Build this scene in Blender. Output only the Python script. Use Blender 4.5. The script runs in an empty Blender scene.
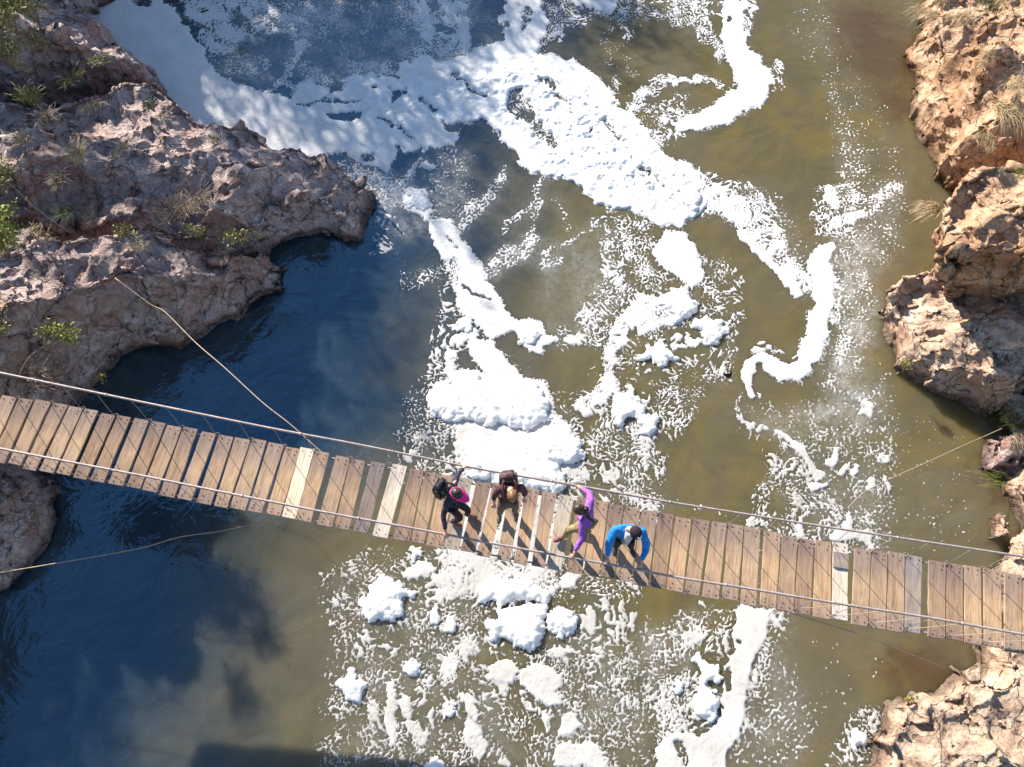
import bpy, bmesh, math, random
import numpy as np
from mathutils import Vector, Matrix
random.seed(7); rng = np.random.default_rng(11)
R = math.radians
sc = bpy.context.scene
C = sc.collection
# ------------------------------------------------------------------ camera (a drone looking down, tilted)
F, TH, H = 760.0, R(25), 13.5
WZ = -3.3                                   # river surface; the bridge deck is near z = 0
cam = bpy.data.cameras.new('camera'); co = bpy.data.objects.new('camera', cam); C.objects.link(co)
co.location = (0, 0, H); co.rotation_euler = (TH, 0, 0)
cam.sensor_width = 36; cam.lens = 36*F/1024; cam.clip_end = 500; cam.clip_start = .1
sc.camera = co
def unp(x, y, z=0.0):
    X = (x-512)/F; Y = -(y-383.5)/F
    b = math.sin(TH)+Y*math.cos(TH); c = -math.cos(TH)+Y*math.sin(TH)
    t = (z-H)/c
    return Vector((X*t, b*t, z))
def prj(x, y, z):
    z = z-H; d = y*math.sin(TH)-z*math.cos(TH); u = y*math.cos(TH)+z*math.sin(TH)
    return 512+F*x/d, 383.5-F*u/d
def dk(x):                                   # height of the sagging deck along the picture
    s = (x-512)/512
    return -.22*(1-s*s)-.2*s
# ------------------------------------------------------------------ numpy noise
def _hash(ix, iy, seed):
    h = (ix.astype(np.int64)*374761393 + iy.astype(np.int64)*668265263 + seed*982451653) & 0x7fffffff
    h = ((h ^ (h >> 13))*1274126177) & 0x7fffffff
    return (h ^ (h >> 16)) & 0x7fffffff
def perlin(x, y, seed=0):
    x0 = np.floor(x); y0 = np.floor(y); fx = x-x0; fy = y-y0
    ix = x0.astype(np.int64); iy = y0.astype(np.int64)
    def g(dx, dy):
        a = _hash(ix+dx, iy+dy, seed)*(2*math.pi/0x7fffffff)
        return np.cos(a)*(fx-dx)+np.sin(a)*(fy-dy)
    u = fx*fx*fx*(fx*(fx*6-15)+10); v = fy*fy*fy*(fy*(fy*6-15)+10)
    a = g(0,0)*(1-u)+g(1,0)*u; b = g(0,1)*(1-u)+g(1,1)*u
    return (a*(1-v)+b*v)*1.5
def fbm(x, y, seed=0, n=4):
    s = 0; a = 1; t = 0
    for i in range(n):
        s = s+a*perlin(x*2**i, y*2**i, seed+i*17); t += a; a *= .5
    return s/t
def sstep(a, b, x):
    t = np.clip((x-a)/(b-a), 0, 1); return t*t*(3-2*t)
def sdpoly(px, py, poly):                    # signed distance, positive inside
    d = np.full(px.shape, 1e9); ins = np.zeros(px.shape, bool)
    n = len(poly)
    for i in range(n):
        ax, ay = poly[i]; bx, by = poly[(i+1) % n]
        ex, ey = bx-ax, by-ay; L = ex*ex+ey*ey+1e-12
        t = np.clip(((px-ax)*ex+(py-ay)*ey)/L, 0, 1)
        d = np.minimum(d, (px-ax-t*ex)**2+(py-ay-t*ey)**2)
        c = ((ay > py) != (by > py)) & (px < (bx-ax)*(py-ay)/((by-ay) if by != ay else 1e-9)+ax)
        ins ^= c
    d = np.sqrt(d)
    return np.where(ins, d, -d)
# ------------------------------------------------------------------ materials
def mat(name, col=(.5,.5,.5), rough=.7, spec=.3, metal=0):
    m = bpy.data.materials.new(name); m.use_nodes = True
    b = m.node_tree.nodes['Principled BSDF']
    b.inputs['Base Color'].default_value = (*col, 1); b.inputs['Roughness'].default_value = rough
    b.inputs['Specular IOR Level'].default_value = spec; b.inputs['Metallic'].default_value = metal
    return m
class NT:
    def __init__(s, m): s.t = m.node_tree; s.b = s.t.nodes['Principled BSDF']
    def n(s, typ, **kw):
        o = s.t.nodes.new(typ)
        for k, v in kw.items():
            if k in o.inputs: o.inputs[k].default_value = v
            else: setattr(o, k, v)
        return o
    def l(s, a, b): s.t.links.new(a, b)
    def noise(s, vec, scale, detail=4, rough=.55, dist=0):
        o = s.n('ShaderNodeTexNoise'); o.inputs['Scale'].default_value = scale; o.inputs['Detail'].default_value = detail
        o.inputs['Roughness'].default_value = rough; o.inputs['Distortion'].default_value = dist
        if vec is not None: s.l(vec, o.inputs['Vector'])
        return o.outputs['Fac']
    def ramp(s, fac, stops):
        o = s.n('ShaderNodeValToRGB'); e = o.color_ramp.elements
        while len(e) < len(stops): e.new(.5)
        for i, (p, c) in enumerate(stops): e[i].position = p; e[i].color = (*c, 1) if len(c) == 3 else c
        s.l(fac, o.inputs['Fac']); return o.outputs['Color']
    def mix(s, fac, a, b, mode='MIX'):
        o = s.n('ShaderNodeMix', data_type='RGBA', blend_type=mode)
        for inp, v in ((o.inputs[0], fac), (o.inputs[6], a), (o.inputs[7], b)):
            if hasattr(v, 'links') or hasattr(v, 'is_linked'): s.l(v, inp)
            elif isinstance(v, (int, float)): inp.default_value = v
            else: inp.default_value = (*v, 1)
        return o.outputs[2]
    def bump(s, h, strength, dist, prev=None):
        o = s.n('ShaderNodeBump'); o.inputs['Strength'].default_value = strength; o.inputs['Distance'].default_value = dist
        s.l(h, o.inputs['Height'])
        if prev is not None: s.l(prev, o.inputs['Normal'])
        return o.outputs['Normal']
    def pos(s): return s.n('ShaderNodeNewGeometry').outputs['Position']
def g1(v): return (v, v, v)
def rock_mat(name, light, mid, dark, red, redamt=.5):
    m = mat(name, light, .9, .15); t = NT(m); p = t.pos()
    big = t.noise(p, .55, 5, .6, .6); fine = t.noise(p, 3.2, 8, .68, .3); vf = t.noise(p, 16, 6, .7)
    base = t.ramp(fine, [(.32, dark), (.46, mid), (.6, light)])
    rf = t.ramp(big, [(.42, g1(0)), (.6, g1(1))])
    nz = t.n('ShaderNodeSeparateXYZ'); t.l(t.n('ShaderNodeNewGeometry').outputs['Normal'], nz.inputs[0])
    st = t.ramp(nz.outputs['Z'], [(.15, g1(1)), (.65, g1(0))])
    f1 = t.mix(1.0, rf, st, 'ADD'); f2 = t.mix(1.0, f1, g1(redamt), 'MULTIPLY')
    c = t.mix(f2, base, red)
    c = t.mix(.75, c, t.ramp(vf, [(.3, g1(.35)), (.52, g1(1.0)), (.7, g1(1.25))]), 'MULTIPLY')
    vo = t.n('ShaderNodeTexVoronoi', feature='DISTANCE_TO_EDGE'); vo.inputs['Scale'].default_value = 1.1
    wv = t.n('ShaderNodeVectorMath', operation='ADD'); nn = t.n('ShaderNodeTexNoise'); nn.inputs['Scale'].default_value = 1.6; nn.inputs['Detail'].default_value = 5
    t.l(p, nn.inputs['Vector']); t.l(p, wv.inputs[0]); t.l(nn.outputs['Color'], wv.inputs[1]); t.l(wv.outputs[0], vo.inputs['Vector'])
    crack = t.ramp(vo.outputs['Distance'], [(.0, g1(.25)), (.03, g1(1))])
    c = t.mix(.6, c, crack, 'MULTIPLY')
    ps = t.n('ShaderNodeSeparateXYZ'); t.l(p, ps.inputs[0])     # the splash line stays wet and dark
    wz = t.n('ShaderNodeMath', operation='MULTIPLY_ADD'); t.l(fine, wz.inputs[0]); wz.inputs[1].default_value = -.35; t.l(ps.outputs['Z'], wz.inputs[2])
    wet = t.n('ShaderNodeMapRange'); t.l(wz.outputs[0], wet.inputs[0]); wet.inputs[1].default_value = WZ-.05; wet.inputs[2].default_value = WZ+.14; wet.inputs[3].default_value = .35; wet.inputs[4].default_value = 1
    c = t.mix(1.0, c, wet.outputs[0], 'MULTIPLY')
    t.l(c, t.b.inputs['Base Color'])
    b = t.bump(t.noise(p, 2.2, 9, .72, .5), .8, .25)
    b = t.bump(t.noise(p, 9, 8, .72), .8, .07, b)
    b = t.bump(crack, .8, .05, b)
    t.l(b, t.b.inputs['Normal'])
    return m
M = {}
M['rockL'] = rock_mat('mauve_rock', (.82,.67,.62), (.60,.47,.45), (.26,.185,.175), (.42,.245,.20), .45)
M['rockR'] = rock_mat('tan_rock', (.84,.63,.44), (.68,.45,.29), (.30,.17,.11), (.52,.29,.17), .55)
M['rockP'] = rock_mat('pale_rock', (.90,.72,.56), (.74,.55,.41), (.32,.20,.15), (.50,.31,.22), .45)
def wood_mat(name, mid, end, dark, pale=0):
    m = mat(name, mid, .75, .2); t = NT(m)
    tc = t.n('ShaderNodeTexCoord'); oi = t.n('ShaderNodeObjectInfo')
    mp = t.n('ShaderNodeMapping'); t.l(tc.outputs['Object'], mp.inputs[0]); mp.inputs['Scale'].default_value = (14, 1.1, 4)
    ad = t.n('ShaderNodeVectorMath', operation='ADD'); t.l(mp.outputs[0], ad.inputs[0])
    ml = t.n('ShaderNodeMath', operation='MULTIPLY'); t.l(oi.outputs['Random'], ml.inputs[0]); ml.inputs[1].default_value = 57
    t.l(ml.outputs[0], ad.inputs[1])
    grain = t.noise(ad.outputs[0], 2.0, 6, .65, .8)
    mp2 = t.n('ShaderNodeMapping'); t.l(tc.outputs['Object'], mp2.inputs[0]); mp2.inputs['Scale'].default_value = (2.2, 1.0, 1)
    ad2 = t.n('ShaderNodeVectorMath', operation='ADD'); t.l(mp2.outputs[0], ad2.inputs[0]); t.l(ml.outputs[0], ad2.inputs[1])
    patch = t.noise(ad2.outputs[0], 2.4, 4, .6, .4)
    sep = t.n('ShaderNodeSeparateXYZ'); t.l(tc.outputs['Generated'], sep.inputs[0])
    y = sep.outputs['Y']
    # foot traffic wears the middle of the boards to warm bare wood; the ends weather grey
    a = t.n('ShaderNodeMath', operation='SUBTRACT'); t.l(y, a.inputs[0]); a.inputs[1].default_value = .42
    ab = t.n('ShaderNodeMath', operation='ABSOLUTE'); t.l(a.outputs[0], ab.inputs[0])
    n2 = t.n('ShaderNodeMath', operation='MULTIPLY_ADD'); t.l(patch, n2.inputs[0]); n2.inputs[1].default_value = .5; t.l(ab.outputs[0], n2.inputs[2])
    wear = t.ramp(n2.outputs[0], [(.34, g1(1)), (.66, g1(0))])
    c = t.mix(wear, end, mid)
    c = t.mix(.8, c, t.ramp(grain, [(.28, g1(.45)), (.5, g1(1)), (.72, g1(1.2))]), 'MULTIPLY')
    c = t.mix(.45, c, t.ramp(patch, [(.3, dark), (.55, g1(1))]), 'MULTIPLY')
    hv = t.ramp(oi.outputs['Random'], [(0, (.76,.72,.72)), (.3, (.92,.9,.9)), (.6, (1,1,1)), (1, (1.18,1.10,.98))])
    c = t.mix(1.0, c, hv, 'MULTIPLY')
    t.l(c, t.b.inputs['Base Color'])
    b = t.bump(grain, .8, .01); t.l(b, t.b.inputs['Normal'])
    return m
M['wood'] = wood_mat('weathered_wood', (.50,.345,.22), (.33,.24,.195), (.55,.5,.5))
M['woodgrey'] = wood_mat('grey_wood', (.36,.29,.24), (.30,.26,.25), (.6,.6,.62))
M['woodpale'] = wood_mat('bleached_wood', (.74,.63,.50), (.66,.58,.51), (.7,.6,.52))
M['woodbeige'] = wood_mat('beige_wood', (.52,.43,.33), (.50,.44,.38), (.7,.66,.62))
M['nail'] = mat('rusty_bolt', (.07,.045,.035), .6, .4, .4)
M['nailhole'] = mat('shiny_bolt', (.5,.46,.42), .4, .5, .6)
def cable_mat(name, col, tw=60):
    m = mat(name, col, .55, .4, .2); t = NT(m); p = t.pos()
    c = t.mix(.7, col, t.ramp(t.noise(p, 9, 5, .7), [(.3, (.5,.42,.4)), (.55, (1,1,1)), (.75, (1.3,1.25,1.2))]), 'MULTIPLY')
    t.l(c, t.b.inputs['Base Color']); t.l(t.bump(t.noise(p, tw, 2), .6, .01), t.b.inputs['Normal'])
    return m
M['cable'] = cable_mat('steel_cable', (.42,.35,.33))
M['wire'] = cable_mat('thin_wire', (.30,.25,.23))
M['palewire'] = cable_mat('pale_rope', (.42,.33,.25))
M['darkwire'] = cable_mat('dark_wire', (.07,.055,.05))
# foam
m = M['foam'] = mat('foam', (.86,.86,.86), .85, .2); t = NT(m); p = t.pos()
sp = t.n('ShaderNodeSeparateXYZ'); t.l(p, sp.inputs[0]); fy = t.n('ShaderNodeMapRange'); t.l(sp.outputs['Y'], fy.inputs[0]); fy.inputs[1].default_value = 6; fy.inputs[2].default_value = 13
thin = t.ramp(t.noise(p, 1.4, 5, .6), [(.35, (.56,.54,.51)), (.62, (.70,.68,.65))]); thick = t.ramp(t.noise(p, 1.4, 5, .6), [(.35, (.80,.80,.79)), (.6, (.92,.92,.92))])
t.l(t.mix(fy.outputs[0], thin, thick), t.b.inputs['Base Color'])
t.l(t.bump(t.noise(p, 26, 6, .75), .5, .02), t.b.inputs['Normal'])
t.b.inputs['Subsurface Weight'].default_value = .5; t.b.inputs['Subsurface Radius'].default_value = (1,1,1); t.b.inputs['Subsurface Scale'].default_value = .06
m = M['film'] = mat('bubble_film', (.8,.8,.78), .8, .2); t = NT(m); p = t.pos()
fa = t.n('ShaderNodeAttribute', attribute_name='film'); mm_ = t.n('ShaderNodeMath', operation='MULTIPLY'); t.l(fa.outputs['Fac'], mm_.inputs[0])
t.l(t.ramp(t.noise(p, 7, 8, .8, .4), [(.36, g1(.15)), (.66, g1(1.3))]), mm_.inputs[1]); t.l(mm_.outputs[0], t.b.inputs['Alpha'])
m = M['mound'] = mat('thick_foam', (.9,.9,.9), .8, .2); t = NT(m); p = t.pos()
t.l(t.bump(t.noise(p, 14, 7, .75), .9, .045), t.b.inputs['Normal'])
t.b.inputs['Base Color'].default_value = (.93,.93,.92,1)
t.b.inputs['Subsurface Weight'].default_value = .8; t.b.inputs['Subsurface Radius'].default_value = (1,1,1); t.b.inputs['Subsurface Scale'].default_value = .16
# river water: silty olive in the sun, left-bank shade painted in as dark blue
m = M['water'] = mat('river_water', (.1,.08,.03), .04, .5); t = NT(m); p = t.pos()
sep = t.n('ShaderNodeSeparateXYZ'); t.l(p, sep.inputs[0])
def lin(a, b, c):                            # a*x + b*y + c
    q = t.n('ShaderNodeMath', operation='MULTIPLY_ADD'); t.l(sep.outputs['X'], q.inputs[0]); q.inputs[1].default_value = a; q.inputs[2].default_value = c
    r = t.n('ShaderNodeMath', operation='MULTIPLY_ADD'); t.l(sep.outputs['Y'], r.inputs[0]); r.inputs[1].default_value = b; t.l(q.outputs[0], r.inputs[2])
    return r.outputs[0]
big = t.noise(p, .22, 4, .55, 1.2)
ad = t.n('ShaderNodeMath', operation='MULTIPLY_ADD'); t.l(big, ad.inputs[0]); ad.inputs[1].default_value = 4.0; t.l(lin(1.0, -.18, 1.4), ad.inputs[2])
sunlit_silt = t.ramp(ad.outputs[0], [(0, g1(0)), (.0, g1(0)), (1, g1(1))])
yb = t.n('ShaderNodeMapRange', interpolation_type='SMOOTHSTEP'); t.l(sep.outputs['Y'], yb.inputs[0]); yb.inputs[1].default_value = 6.6; yb.inputs[2].default_value = 4.2; yb.inputs[3].default_value = 0; yb.inputs[4].default_value = 3.1  # paints the sunlit patch at lower left with the olive colour
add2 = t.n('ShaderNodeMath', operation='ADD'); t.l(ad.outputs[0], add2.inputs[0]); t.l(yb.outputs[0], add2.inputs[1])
mr = t.n('ShaderNodeMapRange'); t.l(add2.outputs[0], mr.inputs[0]); mr.inputs[1].default_value = -2.0; mr.inputs[2].default_value = 3.5  # mask runs along the shade edge, from shaded tone to sunlit tone
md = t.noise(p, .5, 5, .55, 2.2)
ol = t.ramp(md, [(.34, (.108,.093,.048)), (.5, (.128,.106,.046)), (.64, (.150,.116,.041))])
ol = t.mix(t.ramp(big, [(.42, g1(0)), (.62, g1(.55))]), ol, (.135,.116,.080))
shade_col = t.ramp(md, [(.35, (.020,.036,.050)), (.65, (.034,.052,.060))])
wcol = t.mix(mr.outputs[0], shade_col, ol)
# brown patches by the right bank; below the top ones, stones of the bed
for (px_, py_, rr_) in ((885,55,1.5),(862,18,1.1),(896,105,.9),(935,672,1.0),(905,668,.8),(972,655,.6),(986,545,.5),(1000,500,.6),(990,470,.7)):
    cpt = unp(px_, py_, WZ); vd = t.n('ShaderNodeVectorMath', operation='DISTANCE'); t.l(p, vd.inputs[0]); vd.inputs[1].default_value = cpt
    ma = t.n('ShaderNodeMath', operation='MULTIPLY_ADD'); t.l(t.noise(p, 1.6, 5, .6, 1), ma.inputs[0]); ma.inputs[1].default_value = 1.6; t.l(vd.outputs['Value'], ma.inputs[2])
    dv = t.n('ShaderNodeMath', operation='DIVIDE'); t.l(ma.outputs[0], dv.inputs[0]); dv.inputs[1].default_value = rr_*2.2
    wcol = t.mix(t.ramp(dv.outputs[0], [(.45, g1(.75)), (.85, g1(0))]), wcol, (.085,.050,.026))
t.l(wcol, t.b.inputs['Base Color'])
t.b.subsurface_method = 'BURLEY'      # silt scatters the light sideways, so shadows on the river have soft edges
t.b.inputs['Subsurface Weight'].default_value = 1.0; t.b.inputs['Subsurface Radius'].default_value = (1,.9,.7); t.b.inputs['Subsurface Scale'].default_value = .55
io = t.n('ShaderNodeMapRange'); t.l(mr.outputs[0], io.inputs[0]); io.inputs[3].default_value = 2.3; io.inputs[4].default_value = 1.38
t.l(io.outputs[0], t.b.inputs['IOR']); t.b.inputs['Specular IOR Level'].default_value = .5
t.l(t.mix(mr.outputs[0], (.36,.68,.95), (.9,.95,1)), t.b.inputs['Specular Tint'])  # blue tint and high IOR paint a stronger sky reflection into the shaded side
wp = t.n('ShaderNodeMapping'); t.l(p, wp.inputs[0]); wp.inputs['Scale'].default_value = (1, 1.6, 1); wp.inputs['Rotation'].default_value = (0,0,.5)
b = t.bump(t.noise(p, .7, 4, .5, 3.0), .3, .12)
b = t.bump(t.noise(wp.outputs[0], 2.2, 3, .5, .8), .22, .05, b)
b = t.bump(t.noise(p, 9, 3, .5), .25, .012, b)
t.l(b, t.b.inputs['Normal'])
def leaf_mat(name, a, b_, tr=.3):
    m = mat(name, a, .6, .25); t = NT(m); p = t.pos()
    t.l(t.ramp(t.noise(p, 6, 3), [(.35, a), (.65, b_)]), t.b.inputs['Base Color'])
    return m
M['dryleaf'] = leaf_mat('dry_olive_leaves', (.12,.12,.035), (.26,.24,.08))
M['green'] = leaf_mat('bright_green_leaves', (.12,.15,.025), (.34,.33,.07))
M['dkgreen'] = leaf_mat('green_leaves', (.05,.08,.02), (.12,.16,.04))
M['straw'] = leaf_mat('straw', (.34,.25,.13), (.62,.50,.31))
M['mauvegrass'] = leaf_mat('dull_grass', (.20,.14,.11), (.40,.31,.23))
M['twig'] = mat('twig_bark', (.22,.15,.12), .85, .1)
M['bark'] = mat('tree_bark', (.14,.10,.08), .9, .1)
# ------------------------------------------------------------------ mesh helpers
def tag(o, label=None, cat=None, group=None, kind=None):
    if label: o['label'] = label
    if cat: o['category'] = cat
    if group: o['group'] = group
    if kind: o['kind'] = kind
    return o
def empty(name, loc=(0,0,0), rz=0):
    o = bpy.data.objects.new(name, None); o.location = loc; o.rotation_euler = (0,0,rz); o.empty_display_size = .2
    C.objects.link(o); return o
def link(name, me, mats, parent=None, smooth=True):
    o = bpy.data.objects.new(name, me); C.objects.link(o)
    for mm in (mats if isinstance(mats, (list, tuple)) else [mats]): me.materials.append(mm)
    if smooth and len(me.polygons): me.polygons.foreach_set('use_smooth', [True]*len(me.polygons))
    if parent is not None:
        o.parent = parent
        o.matrix_parent_inverse = Matrix.LocRotScale(parent.location, parent.rotation_euler, None).inverted()
    return o
class MB:
    def __init__(s): s.v = []; s.f = []; s.mi = []
    def add(s, vs, fs, mi=0):
        o = len(s.v); s.v += [tuple(v) for v in vs]; s.f += [tuple(i+o for i in f) for f in fs]; s.mi += [mi]*len(fs)
    def tube(s, pts, r, n=6, mi=0, r2=None, cap=True):
        pts = [Vector(p) for p in pts]; vs = []; up = Vector((0,0,1)); m_ = len(pts)
        for i, p in enumerate(pts):
            d = (pts[min(i+1, m_-1)]-pts[max(i-1, 0)])
            d = d.normalized() if d.length > 1e-9 else Vector((0,0,1))
            a = d.cross(up)
            if a.length < .05: a = d.cross(Vector((1,0,0)))
            a.normalize(); b = d.cross(a)
            rr = r if r2 is None else r+(r2-r)*i/max(1, m_-1)
            for k in range(n):
                q = 2*math.pi*k/n; vs.append(p+a*math.cos(q)*rr+b*math.sin(q)*rr)
        fs = [(i*n+k, i*n+(k+1) % n, (i+1)*n+(k+1) % n, (i+1)*n+k) for i in range(m_-1) for k in range(n)]
        if cap: fs += [tuple(range(n-1, -1, -1)), tuple((m_-1)*n+k for k in range(n))]
        s.add(vs, fs, mi)
    def disc(s, c, r, h=.004, n=7, mi=0):
        c = Vector(c); vs = [c+Vector((math.cos(2*math.pi*k/n)*r, math.sin(2*math.pi*k/n)*r, 0)) for k in range(n)]
        vs += [v+Vector((0,0,h)) for v in vs]
        s.add(vs, [(k, (k+1) % n, n+(k+1) % n, n+k) for k in range(n)]+[tuple(n+k for k in range(n))], mi)
    def ell(s, c, rx, ry, rz, rot=None, nu=14, nv=9, mi=0, fn=None):
        vs = []; fs = []; c = Vector(c); rot = rot or Matrix.Identity(3)
        for j in range(nv+1):
            a = math.pi*j/nv
            for i in range(nu):
                q = 2*math.pi*i/nu
                v = Vector((math.sin(a)*math.cos(q), math.sin(a)*math.sin(q), math.cos(a)))
                v = Vector((v.x*rx, v.y*ry, v.z*rz))
                if fn: v = fn(v)
                vs.append(c+rot @ v)
        for j in range(nv):
            for i in range(nu):
                fs.append((j*nu+i, (j+1)*nu+i, (j+1)*nu+(i+1) % nu, j*nu+(i+1) % nu))
        s.add(vs, fs, mi)
    def build(s, name, mats, parent=None, smooth=True):
        me = bpy.data.meshes.new(name); me.from_pydata(s.v, [], s.f); me.update()
        o = link(name, me, mats, parent, smooth)
        if any(s.mi): me.polygons.foreach_set('material_index', s.mi)
        return o
def np_mesh(name, verts, faces):
    me = bpy.data.meshes.new(name); nv, nf = len(verts), len(faces)
    me.vertices.add(nv); me.vertices.foreach_set('co', np.asarray(verts, np.float32).ravel())
    me.loops.add(nf*4); me.loops.foreach_set('vertex_index', np.asarray(faces, np.int32).ravel())
    me.polygons.add(nf); me.polygons.foreach_set('loop_start', np.arange(nf, dtype=np.int32)*4)
    me.update(calc_edges=True); me.validate()
    return me
def bake(o):                                 # apply the modifiers
    dg = bpy.context.evaluated_depsgraph_get(); dg.update()
    me = bpy.data.meshes.new_from_object(o.evaluated_get(dg)); old = o.data; o.modifiers.clear(); o.data = me
    me.name = o.name; bpy.data.meshes.remove(old)
    me.polygons.foreach_set('use_smooth', [True]*len(me.polygons))
# ------------------------------------------------------------------ rocks
def tex(name, typ, scale, **kw):
    x = bpy.data.textures.new(name, typ); x.noise_scale = scale
    for k, v in kw.items(): setattr(x, k, v)
    return x
TX = [(tex('r1', 'CLOUDS', 1.7, noise_depth=5), .85), (tex('r2', 'VORONOI', 1.15, distance_metric='DISTANCE', weight_1=-1, weight_2=1), .52),
      (tex('r3', 'MUSGRAVE', .5, musgrave_type='RIDGED_MULTIFRACTAL', octaves=5, lacunarity=2.2), .07),
      (tex('r4', 'VORONOI', .42, distance_metric='DISTANCE', weight_1=-1, weight_2=1), .085), (tex('r5', 'CLOUDS', .16, noise_depth=4), .06)]
def rock(name, outline, ctrl, material, face=.5, voxel=.055, base=-4.2, amp=1.0, tiers=0, world=False, over=None):
    poly = [tuple(unp(*p)[:2]) for p in outline] if not world else outline
    cp = [(*unp(*c)[:2], c[2]) for c in ctrl] if not world else ctrl
    xs = [p[0] for p in poly]; ys = [p[1] for p in poly]; g = .13
    X, Y = np.meshgrid(np.arange(min(xs)-.6, max(xs)+.6, g), np.arange(min(ys)-.6, max(ys)+.6, g), indexing='ij')
    sd = sdpoly(X, Y, poly)+.20+.12*fbm(X*1.1, Y*1.1, 5, 3)
    w = 0; z = 0
    for cx, cy, cz in cp:
        k = 1/((X-cx)**2+(Y-cy)**2+.15)**1.6; w = w+k; z = z+k*cz
    z = z/w+.35*fbm(X*.5, Y*.5, 9, 3)
    if tiers: q = z/tiers; z = tiers*(np.floor(q)+sstep(.35, .65, q-np.floor(q)))
    t_ = np.clip(sd/face, 0, 1)
    z = base+(z-base)*(t_**.55)
    nx, ny = X.shape; ins = sd > 0
    cell = ins[:-1,:-1] | ins[1:,:-1] | ins[:-1,1:] | ins[1:,1:]
    z = np.where(ins, z, base+.01)
    idx = np.arange(nx*ny).reshape(nx, ny); N = nx*ny
    a, b, c, d = idx[:-1,:-1][cell], idx[1:,:-1][cell], idx[1:,1:][cell], idx[:-1,1:][cell]
    faces = [np.stack([a,b,c,d], 1), np.stack([d+N,c+N,b+N,a+N], 1)]
    cp_ = np.pad(cell, 1)
    for (dx, dy, e0, e1) in ((-1,0,(0,1),(0,0)), (1,0,(1,0),(1,1)), (0,-1,(0,0),(1,0)), (0,1,(1,1),(0,1))):
        nb = cp_[1+dx:cp_.shape[0]-1+dx, 1+dy:cp_.shape[1]-1+dy]
        i, j = np.nonzero(cell & ~nb)
        p0 = idx[i+e0[0], j+e0[1]]; p1 = idx[i+e1[0], j+e1[1]]
        faces.append(np.stack([p0, p0+N, p1+N, p1], 1))
    V = np.concatenate([np.stack([X.ravel(), Y.ravel(), z.ravel()], 1), np.stack([X.ravel(), Y.ravel(), np.full(N, base-.35)], 1)])
    if over:                                 # undercut: the foot stands back from the brow
        q = np.clip((-.6-V[:,2])/3.2, 0, 1.2)**.8; V[:,0] += over[0]*q; V[:,1] += over[1]*q
    Fc = np.concatenate(faces); used = np.unique(Fc); mp = np.zeros(2*N, np.int64); mp[used] = np.arange(len(used))
    me = np_mesh(name, V[used], mp[Fc]); o = link(name, me, material)
    r = o.modifiers.new('r', 'REMESH'); r.mode = 'VOXEL'; r.voxel_size = voxel; r.use_smooth_shade = True
    s = o.modifiers.new('s', 'SMOOTH'); s.iterations = 3
    for tx, st in TX:
        dm = o.modifiers.new('d', 'DISPLACE'); dm.texture = tx; dm.strength = st*amp; dm.mid_level = .5; dm.texture_coords = 'LOCAL'
    bake(o)
    return o
W = WZ
U = rock('cliff', [(68,-10,-1.9),(100,16,-1.9),(117,36,-1.9),(141,50,-1.9),(152,60,-2),(159,76,-2.2),(167,90,-2.4),(156,104,-3),(120,106,-3),(60,110,-3),(-60,125,-3),(-170,60,-1),(-140,-70,0),(70,-70,-1)],
         [(110,45,-1.7),(85,20,-1.2),(60,40,-.4),(0,20,.6),(145,72,-1.9),(115,80,-1.5),(70,78,-.4),(20,85,-.2),(-80,0,1.2),(-100,100,1.0)], M['rockL'], .5)
tag(U, kind='structure')
Mm = rock('cliff', [(155,92,-2.2),(178,99,-2.4),(205,110,-1.8),(222,105,-1.7),(247,103,-1.7),(263,115,-1.8),(273,128,-1.9),(292,136,-2.1),(312,144,-2.2),(326,149,-2.4),(341,160,-2.9),(347,176,-3),(366,183,-3.1),(381,194,-3.3),(381,208,W),(368,223,W),(352,242,W),(333,236,W),(310,240,W),(292,248,W),(270,262,W),(180,270,W),(-60,275,W),(-190,200,-1),(-170,95,-1),(60,95,-1.5)],
         [(366,203,-2.75),(335,185,-2.35),(345,215,-2.5),(305,155,-2.1),(270,135,-1.9),(240,118,-1.75),(200,122,-1.8),(250,175,-1.5),(300,205,-1.9),(320,225,-2.5),(210,205,-1.3),(170,160,-1.2),(110,140,-1.0),(130,190,-1.2),(60,150,-.7),(10,160,-.3),(-60,160,.4),(20,215,-1.6),(70,215,-1.9),(265,228,-2.2),(190,225,-2.1),(110,112,-1.5)], M['rockL'], .42)
tag(Mm, kind='structure')
Lw = rock('cliff', [(120,232,-1.2),(150,222,-1.4),(190,238,-1.7),(225,243,-2),(255,238,-2.2),(277,247,-2.6),(287,262,W),(284,288,W),(262,306,W),(246,320,W),(207,338,W),(178,350,W),(157,346,W),(133,358,W),(105,377,W),(85,400,W),(70,440,W),(40,470,W),(-60,480,W),(-190,420,W),(-190,220,-.5),(-20,205,-.7),(60,225,-1)],
         [(268,265,-2.35),(245,285,-1.9),(225,262,-1.8),(205,290,-1.35),(180,262,-1.2),(150,265,-.8),(165,300,-1.0),(110,260,-.6),(60,285,-.45),(0,295,.1),(-80,300,.8),(60,340,-.7),(110,320,-.8),(20,370,-.6),(140,330,-1.5),(75,370,-1.6),(0,420,-1.4),(-80,420,-.3)], M['rockL'], .55)
tag(Lw, kind='structure')
Bl = rock('boulder', [(-90,455,W),(0,455,W),(45,466,W),(64,480,W),(63,500,W),(50,532,W),(44,550,W),(30,572,W),(12,592,W),(-10,602,W),(-80,620,W),(-160,560,W),(-150,480,W)],
         [(35,500,-2.2),(45,485,-2.5),(20,540,-2.5),(0,500,-1.6),(-10,570,-2.6),(-60,520,-1.0)], M['rockL'], .4)
tag(Bl, 'rounded mauve brown boulder standing in dark water below the left end of the bridge', 'boulder')
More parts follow.
